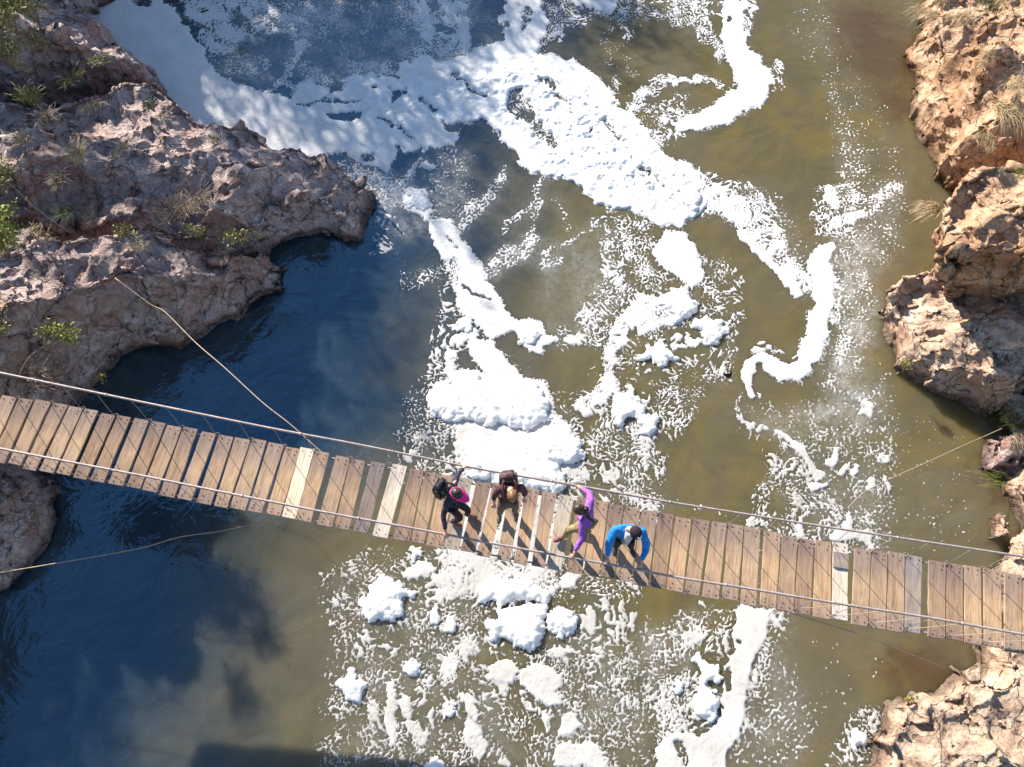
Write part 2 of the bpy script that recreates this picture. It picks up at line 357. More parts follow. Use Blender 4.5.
R1 = rock('cliff', [(930,-12,W),(911,32,W),(904,62,W),(907,97,W),(914,125,W),(924,158,W),(928,178,W),(945,190,W),(1010,215,W),(1200,215,-1),(1230,-90,0),(950,-90,-2)],
         [(930,60,-2.3),(925,100,-2.4),(935,20,-1.9),(938,140,-2.1),(936,168,-2.3),(960,60,-.8),(965,110,-.7),(965,160,-1.0),(1000,30,.1),(1010,100,.3),(1010,160,.2),(1100,50,1.2),(1100,140,1.2)], M['rockR'], .5)
tag(R1, kind='structure')
R2 = rock('cliff', [(943,184,-.4),(933,203,-.5),(928,222,-.6),(920,245,-.7),(942,258,-.4),(968,252,0),(1000,250,.2),(1030,256,.3),(1200,262,.5),(1230,140,.5),(1010,150,0),(967,168,-.4)],
         [(940,215,-.5),(932,238,-.6),(950,200,-.3),(975,180,.1),(985,225,.35),(1005,205,.6),(1030,235,.5),(1060,200,1.0),(950,245,-.3),(1010,240,.3),(1100,230,1.0)], M['rockR'], .3, over=(1.9,.5))
tag(R2, kind='structure')
R3 = rock('boulder', [(924,261,-2.4),(896,273,-2.6),(879,300,-2.9),(874,323,W),(885,348,W),(895,374,W),(914,390,W),(937,402,W),(958,412,W),(985,420,W),(1010,405,W),(1060,380,W),(1060,290,-2.0),(1000,270,-1.8),(955,260,-2.2)],
         [(905,292,-2.55),(900,320,-2.7),(922,278,-2.2),(940,300,-1.8),(925,335,-2.4),(918,368,-2.8),(955,340,-1.9),(960,390,-2.5),(990,370,-1.8),(1000,320,-1.4),(1040,340,-1.2)], M['rockP'], .35)
tag(R3, 'pitted cream boulder bulging into the river with a shaded purple brown underside', 'boulder')
R4 = rock('boulder', [(978,455,W),(984,442,W),(1000,437,W),(1014,445,W),(1017,462,W),(1005,474,W),(986,472,W)], [(998,452,-2.5)], M['rockL'], .3, .04)
tag(R4, 'small dark round boulder lying in shade between the right bank and its grass', 'boulder')
R5b = rock('boulder', [(987,522,W),(993,517,W),(999,527,W),(999,541,W),(990,542,W)], [(993,530,-2.9)], M['rockP'], .2, .03, amp=.5)
tag(R5b, 'tiny pale stone poking out of the water just above the right end of the bridge', 'boulder')
RB = rock('rocky_bank', [(978,398,W),(998,425,W),(1010,455,W),(1002,478,W),(998,494,W),(1004,512,W),(1006,530,W),(994,546,W),(988,562,W),(990,580,W),(1000,612,W),(1200,640,W),(1200,380,W)],
         [(1015,420,-2.7),(1022,470,-2.6),(1015,505,-2.7),(1018,540,-2.5),(1003,570,-2.7),(1015,590,-2.4),(1080,450,-1.9),(1080,560,-1.8),(1160,500,-1.3)], M['rockP'], .3)
tag(RB, kind='structure')
R6 = rock('rocky_bank', [(970,640,W),(973,655,W),(969,668,W),(950,664,W),(942,672,W),(915,688,W),(893,686,W),(879,703,W),(873,720,W),(860,738,W),(864,752,W),(856,775,W),(866,880,W),(1250,880,W),(1250,620,W),(1060,612,W)],
         [(905,705,-2.7),(900,745,-2.6),(950,690,-2.6),(985,665,-2.5),(950,730,-2.6),(1000,690,-2.4),(1020,655,-2.6),(965,775,-2.3),(995,720,-2.7),(1024,720,-1.9),(1015,760,-1.8),(1080,700,-1.5),(1000,820,-2.1)], M['rockP'], .4)
tag(R6, kind='structure')
# the gorge's high left side, beyond the frame: a slope that rises behind the rocks
HL = rock('hillside', [(-90,520,W),(-60,640,W),(-160,800,W),(-700,800,W),(-1000,300,W),(-900,-300,W),(-250,-420,W),(-60,-200,W),(-110,-60,W),(-120,60,W),(-120,300,W)],
          [(-200,600,.8),(-200,450,1.5),(-220,300,2.5),(-240,150,3),(-230,0,3),(-200,-150,3),(-400,600,4),(-450,300,6),(-450,0,6.5),(-350,-200,5.5),(-250,-300,4.5)], M['rockL'], 1.2, .16, amp=1.6)
tag(HL, kind='structure')
HU = rock('hillside', [(-6.5,44),(-8.2,36),(-10.8,29.5),(-12.5,24.5),(-12.8,20.5),(-15.5,17.2),(-19,15),(-34,12),(-40,30),(-30,50)],
          [(-11,33,1.0),(-13.5,26,1.0),(-14.5,21,.9),(-18,17.5,.9),(-22,24,1.4),(-28,20,2),(-24,36,2),(-14,42,1.2)], M['rockL'], 1.5, .18, amp=1.6, world=True)
tag(HU, kind='structure')
# ------------------------------------------------------------------ river
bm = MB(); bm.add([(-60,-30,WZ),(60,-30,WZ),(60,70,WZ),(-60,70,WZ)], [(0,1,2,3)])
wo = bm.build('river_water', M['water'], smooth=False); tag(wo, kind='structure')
bm = MB(); bm.add([(-90,-60,WZ-1.8),(90,-60,WZ-1.8),(90,100,WZ-1.8),(-90,100,WZ-1.8)], [(0,1,2,3)])
tag(bm.build('riverbed', M['rockL'], smooth=False), kind='structure')
# ------------------------------------------------------------------ foam
def build_foam():
    g = .026
    X, Y = np.meshgrid(np.arange(-17.5, 12.5, g), np.arange(-1.2, 22.5, g), indexing='ij')
    zz = WZ-H; dd = Y*math.sin(TH)-zz*math.cos(TH); uu = Y*math.cos(TH)+zz*math.sin(TH)
    PX = 512+F*X/dd; PY = 383.5-F*uu/dd      # plan drawn at the river's own plane
    PX0, PY0 = PX, PY
    PX = PX+3.2*perlin(X*1.7, Y*1.7, 3)*1.3+2.2*perlin(X*4.6, Y*4.6, 4)
    PY = PY+3.2*perlin(X*1.7, Y*1.7, 6)*1.3+2.2*perlin(X*4.6, Y*4.6, 8)
    D1 = np.zeros(X.shape); D2 = np.zeros(X.shape); D3 = np.zeros(X.shape)
    def box(xs, ys, pad):
        return (PX > min(xs)-pad) & (PX < max(xs)+pad) & (PY > min(ys)-pad) & (PY < max(ys)+pad)
    def apply(D, m, val, sub):
        D[m] = D[m]*(1-val) if sub else np.maximum(D[m], val)
    def poly(pts, d=1.1, soft=3, D=D1, sub=False):
        m = box([p[0] for p in pts], [p[1] for p in pts], soft+2)
        if m.any(): apply(D, m, d*sstep(-soft, soft, sdpoly(PX[m], PY[m], pts)), sub)
    def stroke(pts, d=1.1, soft=.45, D=D1, sub=False):
        pts = [p if len(p) == 3 else (p[0], p[1], 5) for p in pts]
        rm = max(p[2] for p in pts)
        m = box([p[0] for p in pts], [p[1] for p in pts], rm*1.4)
        if not m.any(): return
        x, y = PX[m], PY[m]; best = np.full(x.shape, -9.)
        if len(pts) == 1: pts = pts*2
        for (ax, ay, ar), (bx, by, br) in zip(pts[:-1], pts[1:]):
            ex, ey = bx-ax, by-ay; t = np.clip(((x-ax)*ex+(y-ay)*ey)/(ex*ex+ey*ey+1e-9), 0, 1)
            best = np.maximum(best, 1-np.sqrt((x-ax-t*ex)**2+(y-ay-t*ey)**2)/(ar+(br-ar)*t))
        apply(D, m, d*sstep(-soft*.5, soft, best), sub)
    P, S = poly, stroke
    # --- thin flecks, coarse
    P([(395,280),(450,262),(448,300),(440,350),(425,372),(405,400),(390,470),(400,480),(460,500),(470,400),(470,300)], .30, 12)
    P([(412,400),(455,420),(462,470),(440,490),(412,480)], .5, 8)
    S([(444,300,8),(440,330,10),(436,360,10),(432,380,8)], .42)
    P([(468,340),(500,350),(530,372),(560,400),(590,428),(655,425),(668,470),(668,515),(600,520),(560,500),(560,400),(520,380),(470,385)], .46, 10)
    P([(590,402),(650,396),(664,430),(656,452),(640,520),(600,500),(580,440)], .5, 9)
    S([(640,420,16),(641,450,15),(640,480,13),(650,515,12)], .62)
    P([(655,388),(705,385),(700,420),(672,440),(655,432)], .46, 8)
    S([(665,500,9),(700,508,6),(730,512,5)], .25)
    P([(605,215),(655,220),(650,262),(668,284),(640,300),(612,322),(598,350),(575,345),(555,352),(548,335),(575,322),(598,285)], .50, 8)
    P([(640,278),(700,285),(735,305),(740,360),(725,395),(690,375),(655,385),(615,388),(612,360),(640,330)], .36, 9)
    P([(700,252),(730,262),(742,280),(738,330),(712,312),(700,285)], .4, 8)
    P([(560,372),(600,360),(612,392),(590,425),(556,400)], .2, 8)
    P([(735,425),(765,432),(800,440),(818,470),(828,500),(850,510),(885,522),(885,560),(770,545),(748,520),(752,490),(770,470),(766,450)], .40, 7)
    P([(800,430),(890,415),(895,560),(830,550),(815,470)], .15, 8)
    P([(318,575),(360,545),(440,560),(500,640),(560,600),(640,585),(645,640),(660,700),(620,770),(318,770),(328,680)], .30, 12)
    P([(352,560),(432,552),(440,600),(372,585)], .42, 8)
    P([(420,590),(500,600),(520,650),(500,720),(430,700),(395,660)], .36, 10)
    P([(560,560),(640,580),(640,640),(585,650),(565,600)], .46, 9)
    P([(550,590),(600,590),(620,620),(660,640),(660,770),(560,770),(540,700)], .22, 12)
    P([(668,622),(700,608),(735,615),(730,660),(700,650),(680,660)], .5, 8)
    P([(752,608),(795,612),(780,640),(762,680),(748,720),(735,767),(725,720),(738,650)], .55, 9)
    P([(655,685),(690,668),(724,690),(724,740),(690,738),(655,750)], .62, 8)
    P([(825,767),(835,740),(858,708),(878,705),(886,720),(868,740),(868,767)], .5, 6)
    # --- fine specks
    P([(760,560),(790,600),(785,660),(812,720),(800,767),(735,767),(745,700),(756,640)], .24, 16, D2)
    P([(640,630),(700,615),(690,660),(640,680)], .34, 10, D2)
    P([(560,620),(680,640),(700,700),(620,767),(540,767)], .15, 16, D2)
    P([(812,250),(860,230),(880,300),(862,360),(848,400),(812,410),(830,350),(836,300)], .24, 10, D2)
    P([(740,412),(830,400),(880,370),(895,420),(890,560),(812,530),(780,470),(800,440)], .16, 14, D2)
    P([(740,180),(770,190),(808,250),(826,245),(850,180),(905,172),(900,240),(860,300),(830,300),(800,290)], .16, 10, D2)
    P([(840,50),(880,100),(905,170),(870,180),(838,140),(828,90),(790,30),(800,0),(830,0)], .05, 14, D2)
    P([(828,80),(842,90),(862,140),(872,170),(850,200),(838,170)], .16, 8, D2)
    P([(340,560),(470,600),(520,767),(330,767)], .10, 14, D2)
    P([(800,620),(900,640),(870,720),(800,740)], .02, 14, D2)
    P([(200,560),(320,560),(330,767),(260,700),(200,640)], .018, 20, D1)
    P([(850,400),(960,420),(990,540),(880,560)], .03, 20, D2)
    P([(600,0),(640,0),(636,90),(612,95),(600,40)], .16, 8, D1)
    # --- pale streamers over the dark eddy in the middle
    S([(541,177,3),(537,200,4),(534,225,4),(533,240,5)], .45, D=D2)
    S([(533,240,8),(520,252,10),(500,262,9),(490,272,8)], .55, D=D2)
    S([(538,198,3),(520,215,4),(505,228,3),(503,232,3)], .45, D=D2)
    S([(505,165,3),(500,182,5),(488,198,7),(475,207,8),(462,222,6),(455,240,5)], .5, D=D2)
    S([(596,218,4),(590,232,3),(575,240,3),(555,247,3),(545,262,6),(560,262,4)], .42, D=D2)
    S([(552,198,1.5),(565,212,2),(568,228,1.5)], .4, D=D2)
    S([(606,235,4),(612,250,4),(608,275,4),(600,300,3)], .35, D=D2)
    P([(440,150),(470,150),(470,230),(440,240),(425,190)], .14, 10, D2)
    S([(575,320,2),(585,308,1.5)], .8, D=D2)
    # --- top right specks and the fringed loop
    P([(560,-5),(735,-5),(728,20),(700,15),(690,25),(650,18),(620,22),(600,16),(575,30),(545,50),(543,10)], .45, 6)
    P([(545,2),(590,5),(592,16),(560,30),(545,50)], .34, 5)
    S([(688,0,12),(697,20,10),(706,36,8),(718,50,7),(720,62,4)], .62)
    S([(752,-4,6),(750,15,5),(748,35,4)], .6)
    S([(632,106,7),(645,93,8),(660,83,8),(675,80,5),(700,79,3),(722,84,4)], .72)
    P([(634,108),(660,100),(685,92),(686,108),(710,108),(705,128),(670,145),(655,150),(640,125)], .38, 5)
    S([(654,140,8),(668,130,12),(672,120,10),(685,118,12)], .66)
    S([(757,92,7),(772,75,6),(778,62,5),(780,85,4)], .45)
    # --- solid sheets
    P([(70,-8),(150,-8),(172,5),(190,30),(202,45),(208,62),(222,76),(240,85),(262,91),(290,98),(297,82),(308,80),(328,88),(350,76),(366,74),(381,70),(397,72),(405,60),(420,56),(445,60),(460,55),(475,47),(490,42),(500,40),(505,28),(497,15),(503,-5),(545,-8),(541,8),(552,22),(543,40),(541,53),(560,56),(575,62),(590,72),(605,83),(615,100),(626,110),(635,112),(640,120),(655,140),(665,152),(685,163),(700,172),(706,190),(706,205),(700,214),(690,222),(680,228),(660,225),(650,218),(625,210),(600,208),(594,207),(589,195),(580,190),(567,181),(557,179),(545,177),(530,170),(520,163),(513,153),(505,142),(497,132),(487,122),(480,118),(470,124),(462,128),(454,146),(440,144),(417,152),(397,148),(391,165),(386,175),(372,169),(364,165),(354,161),(341,150),(325,156),(305,162),(280,156),(240,150),(180,130),(100,60)], 1.15, 3)
    P([(178,-6),(260,-6),(262,20),(250,34),(240,45),(228,55),(212,58),(203,42),(190,18)], .88, 5)
    P([(406,-5),(470,-5),(470,20),(474,42),(462,56),(440,56),(425,50),(414,25)], .88, 4)
    P([(558,-6),(622,-6),(612,13),(595,10),(570,2)], 1.1, 3)
    # holes in the sheet
    P([(211,62),(229,50),(252,52),(276,58),(275,72),(256,84),(236,79),(217,69)], .93, 3, sub=True)
    P([(250,40),(266,34),(290,36),(297,46),(288,53),(268,50)], .95, 3, sub=True)
    P([(262,88),(275,85),(288,82),(297,89),(287,96)], .95, 2, sub=True)
    P([(222,8),(236,8),(250,22),(252,30),(240,30),(228,22)], .6, 3, sub=True)
    P([(200,26),(215,28),(220,40),(208,42)], .35, 3, sub=True)
    P([(127,-6),(150,-6),(148,6),(134,4)], .9, 3, sub=True); S([(168,3,4),(180,9,3)], .7, sub=True)
    P([(327,83),(338,80),(348,83),(342,91),(329,95)], .97, 2, sub=True)
    P([(390,90),(405,90),(400,97),(394,103)], .9, 2, sub=True); S([(374,89,4)], .8, sub=True)
    P([(328,115),(342,110),(358,113),(358,121),(342,122),(331,118)], .97, 2, sub=True)
    P([(442,120),(452,122),(466,124),(480,119),(462,136),(450,134)], .95, 3, sub=True)
    P([(362,150),(372,152),(374,165),(364,160)], .75, 3, sub=True)
    P([(470,-6),(507,-6),(506,10),(496,19),(509,25),(502,38),(485,47),(474,42),(470,20)], .97, 3, sub=True)
    P([(430,25),(440,22),(456,26),(454,36),(440,33)], .9, 2, sub=True)
    P([(422,42),(440,38),(462,48),(462,56),(450,58),(430,52)], .85, 3, sub=True)
    P([(427,0),(440,-2),(436,10),(430,12)], .9, 2, sub=True)
    S([(528,12,5),(524,28,4)], .6, sub=True)
    P([(508,92),(518,92),(530,102),(537,113),(534,122),(520,120),(510,112)], .72, 3, sub=True)
    P([(522,118),(538,122),(548,133),(560,143),(555,150),(542,140),(530,128)], .68, 3, sub=True)
    P([(538,77),(548,78),(560,85),(553,90),(543,85)], .75, 3, sub=True); S([(555,96,3),(566,101,2)], .7, sub=True)
    S([(590,131,3)], .5, sub=True)
    S([(345,66,3),(372,72,2),(398,76,2)], .5, sub=True); S([(300,105,2),(340,100,2),(360,104,2)], .7, sub=True); S([(420,100,3),(436,112,3)], .6, sub=True); S([(380,118,2),(400,128,3),(412,140,2)], .6, sub=True)
    S([(455,75,2),(470,90,2),(486,98,2)], .7, sub=True); S([(600,120,2),(622,140,2)], .6, sub=True); S([(640,170,2),(664,186,2)], .6, sub=True)
    # film over the sheltered water at the top
    P([(262,0),(300,-5),(345,0),(344,22),(330,36),(312,38),(300,45),(290,70),(282,60),(296,42),(270,30)], .34, 6, D2)
    P([(300,60),(330,70),(336,80),(318,95),(300,80)], .5, 6, D2)
    P([(345,66),(372,60),(392,58),(402,66),(380,74),(350,76)], .5, 4, D2)
    P([(395,0),(412,0),(414,30),(400,34),(392,12)], .4, 5, D2)
    P([(410,40),(460,40),(476,60),(440,66),(400,62)], .5, 5, D2)
    P([(341,160),(370,168),(410,182),(420,200),(396,205),(372,195),(350,180)], .5, 5, D2)
    P([(376,200),(405,190),(400,250),(370,256),(372,230)], .3, 8)
    S([(420,160,4),(412,175,4),(404,184,4)], .6, D=D2); S([(425,166,5),(434,168,4)], .9)
    P([(440,140),(460,145),(440,200),(428,190)], .25, 6, D2)
    P([(300,-5),(400,-5),(404,40),(380,60),(330,60),(300,40)], .12, 8, D2)
    S([(276,86,4),(285,76,5),(291,66,5),(298,54,4),(304,40,4)], .85); S([(248,33,4),(262,30,5),(280,30,4),(296,34,5)], .8); S([(262,-5,6),(270,8,6),(284,18,5),(300,22,4)], .75)
    P([(214,62),(250,54),(274,60),(272,70),(256,80),(228,74)], .38, 5, D2); S([(262,92,3),(280,84,3),(300,90,4)], .7); P([(240,5),(262,0),(270,25),(250,32)], .5, 4)
    # milky bubbles just under the surface
    P([(205,20),(260,-10),(410,-10),(480,-10),(510,45),(400,75),(340,90),(290,70),(215,90)], .26, 14, D3)
    S([(300,5,10),(330,14,9),(342,24,8),(328,38,9),(305,44,8),(296,30,8)], .5, D=D3); S([(345,68,6),(380,60,8),(410,50,8)], .5, D=D3); S([(395,-5,7),(400,20,7),(392,40,7)], .4, D=D3)
    P([(840,230),(880,230),(870,330),(880,410),(850,440),(835,400),(840,330)], .22, 16, D3)
    P([(345,165),(420,180),(440,150),(470,150),(450,230),(400,240)], .22, 14, D3)
    S([(860,330,14),(850,400,12),(815,420,10),(770,425,8)], .2, D=D3); P([(540,240),(610,230),(620,300),(560,345),(540,310)], .12, 12, D3)
    # middle stream
    P([(402,200),(407,188),(422,187),(432,200),(437,211),(425,219),(410,213)], 1.1, 2.5)
    P([(427,214),(440,218),(452,224),(462,240),(474,252),(483,266),(490,282),(497,295),(503,305),(510,316),(525,318),(540,321),(546,330),(560,335),(556,343),(546,347),(540,357),(528,353),(520,345),(515,333),(500,337),(490,338),(478,328),(466,315),(456,305),(448,281),(443,262),(434,248),(428,232)], 1.05, 3)
    P([(440,262),(455,262),(460,275),(452,292),(442,280)], .35, 4, sub=True); S([(462,286,2),(476,294,2),(488,297,2)], .75, sub=True); S([(446,236,2),(456,246,2)], .6, sub=True)
    S([(470,333,7),(457,342,7),(448,356,7),(449,373,7)], 1.0)
    P([(470,334),(490,340),(503,350),(512,362),(522,375),(515,388),(490,388),(480,372),(470,360),(468,348)], 1.05, 3)
    S([(560,342,7),(575,335,6),(590,330,5),(600,322,4)], .75)
    P([(456,345),(468,342),(470,362),(484,375),(486,383),(470,380),(458,365)], .6, 3, sub=True)
    P([(430,388),(460,368),(500,376),(545,378),(556,412),(584,440),(578,465),(566,480),(560,492),(500,492),(462,475),(455,435)], 1.05, 4)
    P([(452,420),(462,415),(470,440),(462,470),(455,460)], 1.0, 3)
    # white water under the bridge and below it
    P([(455,465),(560,470),(565,500),(560,590),(545,600),(530,596),(500,606),(486,596),(470,600),(450,604),(436,596),(428,580),(440,570),(437,550),(448,520)], .93, 5)
    P([(402,570),(412,562),(430,562),(438,572),(424,578),(406,577)], 1.0, 2.5)
    P([(560,575),(585,560),(592,566),(575,588),(562,590)], 1.0, 3)
    P([(470,632),(492,650),(480,660),(458,656),(455,640)], .85, 5); S([(446,660,10),(450,678,9)], .9)
    P([(487,670),(500,662),(515,660),(522,670),(513,682),(495,684),(486,678)], 1.1, 2.5)
    P([(520,668),(540,663),(555,668),(563,680),(558,692),(565,705),(550,710),(540,700),(528,690),(516,680)], 1.05, 3)
    S([(522,690,4),(530,708,4),(540,710,3),(550,728,4)], .95); S([(552,655,5),(568,650,5)], .9)
    P([(558,730),(560,718),(572,708),(582,722),(574,736),(563,735)], 1.05, 3)
    P([(553,767),(556,750),(566,742),(590,742),(605,752),(612,772)], 1.05, 4)
    S([(388,690,6),(390,705,8),(389,730,6),(393,740,4)], 1.0); S([(405,702,7),(410,715,5)], .95); S([(413,724,7),(422,738,8),(424,752,5)], .95)
    S([(466,697,6),(474,715,8),(475,740,11),(480,752,9)], .95); S([(452,660,9),(448,680,8)], .9); S([(372,705,6),(372,716,5)], .8)
    P([(741,602),(772,608),(769,635),(760,650),(752,670),(750,690),(745,710),(742,738),(730,750),(727,775),(655,775),(656,748),(665,738),(680,730),(698,736),(714,728),(722,712),(722,690),(724,665),(735,650),(731,632),(735,618)], 1.1, 3)
    P([(672,700),(690,690),(700,700),(690,730),(672,735)], .85, 4)
    S([(728,672,4),(730,688,4)], .8, sub=True); S([(680,745,5),(684,765,4)], .7, sub=True); S([(740,642,2)], .7, sub=True)
    S([(646,690,4),(653,695,5),(645,702,4)], .8)
    # S shaped streams to the right
    S([(735,-5,12),(733,30,11),(736,50,14),(748,65,17),(755,78,19),(750,92,18),(735,104,16),(715,116,12),(695,122,9),(682,126,6)], 1.15, .3)
    S([(740,-2,2)], .9, sub=True); S([(730,19,2.5)], .9, sub=True); S([(726,83,3),(734,88,3)], .8, sub=True)
    P([(698,170),(715,182),(732,190),(752,196),(764,212),(784,226),(786,248),(800,262),(815,290),(798,296),(782,276),(768,262),(755,242),(745,236),(735,222),(720,216),(704,215)], .80, 4)
    P([(698,172),(712,186),(730,192),(750,200),(756,216),(742,230),(722,216),(706,210)], .97, 4)
    S([(742,234,5),(758,250,6),(772,266,6),(788,282,6),(800,292,5)], 1.1)
    S([(710,176,6),(728,186,7),(748,190,8),(765,205,7),(778,218,6)], .45)
    P([(655,240),(665,230),(685,232),(697,245),(702,262),(706,280),(692,288),(672,276),(660,265),(652,252)], 1.1, 3)
    S([(828,195,9),(836,203,9)], .95); S([(834,222,7),(850,219,8),(862,214,6)], .98); S([(820,218,6)], .9)
    P([(812,190),(860,185),(866,215),(850,235),(815,232)], .45, 5)
    S([(866,212,9),(878,198,9),(895,188,7)], .55, D=D2); S([(850,172,12)], .4, D=D2); S([(846,233,4)], 1.0)
    S([(830,246,6),(822,258,10),(820,268,14),(824,285,12),(824,303,12),(818,325,13),(815,345,13),(806,362,14),(797,374,13),(784,373,11),(773,366,9),(762,361,7),(752,363,6),(747,372,7),(750,386,5),(749,396,4)], 1.12, .35)
    S([(758,396,3)], 1.0); S([(752,353,4),(765,348,5),(780,350,4),(795,358,4)], .5); S([(836,290,8),(838,320,6),(845,350,8),(840,366,8)], .5)
    S([(818,365,4),(822,374,3)], .8, sub=True)
    S([(738,392,2),(738,408,2),(742,422,3.5),(750,426,4),(762,428,5)], .85)
    S([(776,432,3),(787,438,4),(797,448,6),(804,460,4.5),(812,470,5),(820,477,5)], 1.05); S([(815,486,6),(822,486,4)], 1.1)
    S([(830,461,5),(835,455,6)], 1.1); S([(843,471,4),(850,468,3)], 1.0); S([(858,471,5)], 1.0); S([(871,481,4),(871,490,4)], 1.0); S([(885,481,3),(889,489,3)], 1.0)
    S([(880,457,4),(887,461,4)], .9); S([(862,412,4),(870,414,3),(864,402,3)], .9); S([(870,432,4)], .9); S([(868,405,4),(880,412,3)], .8)
    S([(848,516,5),(846,530,8),(832,538,6),(858,535,6),(870,540,6),(873,548,4)], 1.05); S([(798,518,3),(801,535,5)], .95); S([(752,522,6),(765,525,5)], .75)
    S([(640,305,12),(622,330,10),(612,350,9),(609,370,8),(610,385,9),(600,398,12),(586,408,11)], .97); P([(632,300),(660,292),(690,290),(700,312),(680,325),(640,335),(628,325)], .95, 4)
    S([(640,500,7),(655,508,6)], .7); S([(585,470,9),(560,482,8)], .6)
    # clear water
    P([(556,350),(580,347),(592,362),(588,384),(572,396),(556,390),(546,372)], .85, 6, sub=True)
    P([(672,452),(700,415),(735,380),(735,430),(760,470),(740,520),(690,505),(665,480)], .8, 7, sub=True)
    # --- turn density into foam: equalised noise so that the density is the covered share
    def eq(n):
        q = np.quantile(n[::5, ::5].ravel(), np.linspace(0, 1, 257)); return np.interp(n, q, np.linspace(0, 1, 257))
    wx = X+.10*perlin(X*3, Y*3, 31); wy = Y+.10*perlin(X*3, Y*3, 32)
    rx, ry = wx*.9+wy*.35, -wx*.3+wy*.95
    wx2 = X+.28*perlin(X*.9, Y*.9, 33)+.09*perlin(X*3.4, Y*3.4, 35); wy2 = Y+.28*perlin(X*.9, Y*.9, 34)+.09*perlin(X*3.4, Y*3.4, 36)
    rx, ry = wx2*.92+wy2*.4, -wx2*.4+wy2*.92
    fm = sstep(-.28, .30, fbm(X*.75+3, Y*.75, 37, 3)+.20)
    na = perlin(rx*9.5, ry*5.2, 21)+.55*perlin(rx*21, ry*15, 22); nb = perlin(rx*19, ry*13, 24)+.5*perlin(X*33, Y*31, 25)
    n1 = eq((1-fm)*eq(na)+fm*eq(nb)+.42*perlin(X*2.4, Y*2.4, 23))
    n2 = eq(perlin(X*16, Y*15, 41)+.4*perlin(X*3, Y*3, 42))
    Fd = np.maximum(D1-.03-n1, np.where(D2 > .005, (D2-.01-n2)*.8, -1))
    hf = np.where(Fd > 0, .002+.009*np.tanh(Fd*6)+np.clip((D1-.85)*4, 0, 1)*.010*(1+fbm(X*2, Y*2, 51, 3)), Fd*.05)
    # lumpier relief where foam piles up
    hv = sstep(-20, 30, sdpoly(PX0, PY0, [(440,70),(540,60),(600,85),(640,130),(700,175),(700,220),(600,205),(540,170),(490,110),(400,130),(340,120),(360,80)]))
    bil = .5-np.abs(perlin(X*1.9, Y*1.9, 61))+.5*(.5-np.abs(perlin(X*4.2, Y*4.2, 62)))+.3*(.5-np.abs(perlin(X*9, Y*9, 63)))
    hf = hf+np.clip((D1-.85)*4, 0, 1)*np.clip(Fd*8, 0, 1)*hv*(.02+.085*bil)
    hf = hf+np.clip(Fd*2, 0, 1)*.003*perlin(X*11, Y*11, 64)
    Fz = np.where(Fd > 0, np.maximum(hf, .003), np.maximum(hf, -.02))
    k = Fd > 0
    cell = k[:-1,:-1] | k[1:,:-1] | k[:-1,1:] | k[1:,1:]
    idx = np.arange(X.size).reshape(X.shape)
    fc = np.stack([idx[:-1,:-1][cell], idx[1:,:-1][cell], idx[1:,1:][cell], idx[:-1,1:][cell]], 1)
    used = np.unique(fc); mp = np.zeros(X.size, np.int64); mp[used] = np.arange(len(used))
    V = np.stack([X.ravel()[used], Y.ravel()[used], WZ+Fz.ravel()[used]], 1)
    # the thin see-through film of bubbles between and around the flecks
    Q = D3+np.clip(D2*.55, 0, .3)+np.clip(D1, 0, .6)*.10; Q = Q[::4, ::4]
    for _ in range(5):
        Q = (Q+np.roll(Q,1,0)+np.roll(Q,-1,0)+np.roll(Q,1,1)+np.roll(Q,-1,1))/5
    XQ, YQ = X[::4, ::4], Y[::4, ::4]; Q = Q*(.55+.9*sstep(-.3, .5, fbm(XQ*1.3, YQ*1.3, 91, 4)))
    kq = Q > .01; cq = kq[:-1,:-1] | kq[1:,:-1] | kq[:-1,1:] | kq[1:,1:]
    iq = np.arange(XQ.size).reshape(XQ.shape); fq = np.stack([iq[:-1,:-1][cq], iq[1:,:-1][cq], iq[1:,1:][cq], iq[:-1,1:][cq]], 1)
    uq = np.unique(fq); mq = np.zeros(XQ.size, np.int64); mq[uq] = np.arange(len(uq))
    VQ = np.stack([XQ.ravel()[uq], YQ.ravel()[uq], np.full(len(uq), WZ+.0015)], 1)
    me = np_mesh('river_foam', np.concatenate([V, VQ]), np.concatenate([mp[fc], mq[fq]+len(V)]))
    o = link('river_foam', me, [M['foam'], M['film']])
    at = me.attributes.new('film', 'FLOAT', 'POINT'); at.data.foreach_set('value', np.concatenate([np.zeros(len(V)), Q.ravel()[uq]]).astype(np.float32))
    me.polygons.foreach_set('material_index', np.concatenate([np.zeros(len(fc), np.int32), np.ones(len(fq), np.int32)]))
    tag(o, 'white sheets and scattered flecks of foam drifting on the brown river', 'foam', kind='stuff')
build_foam()
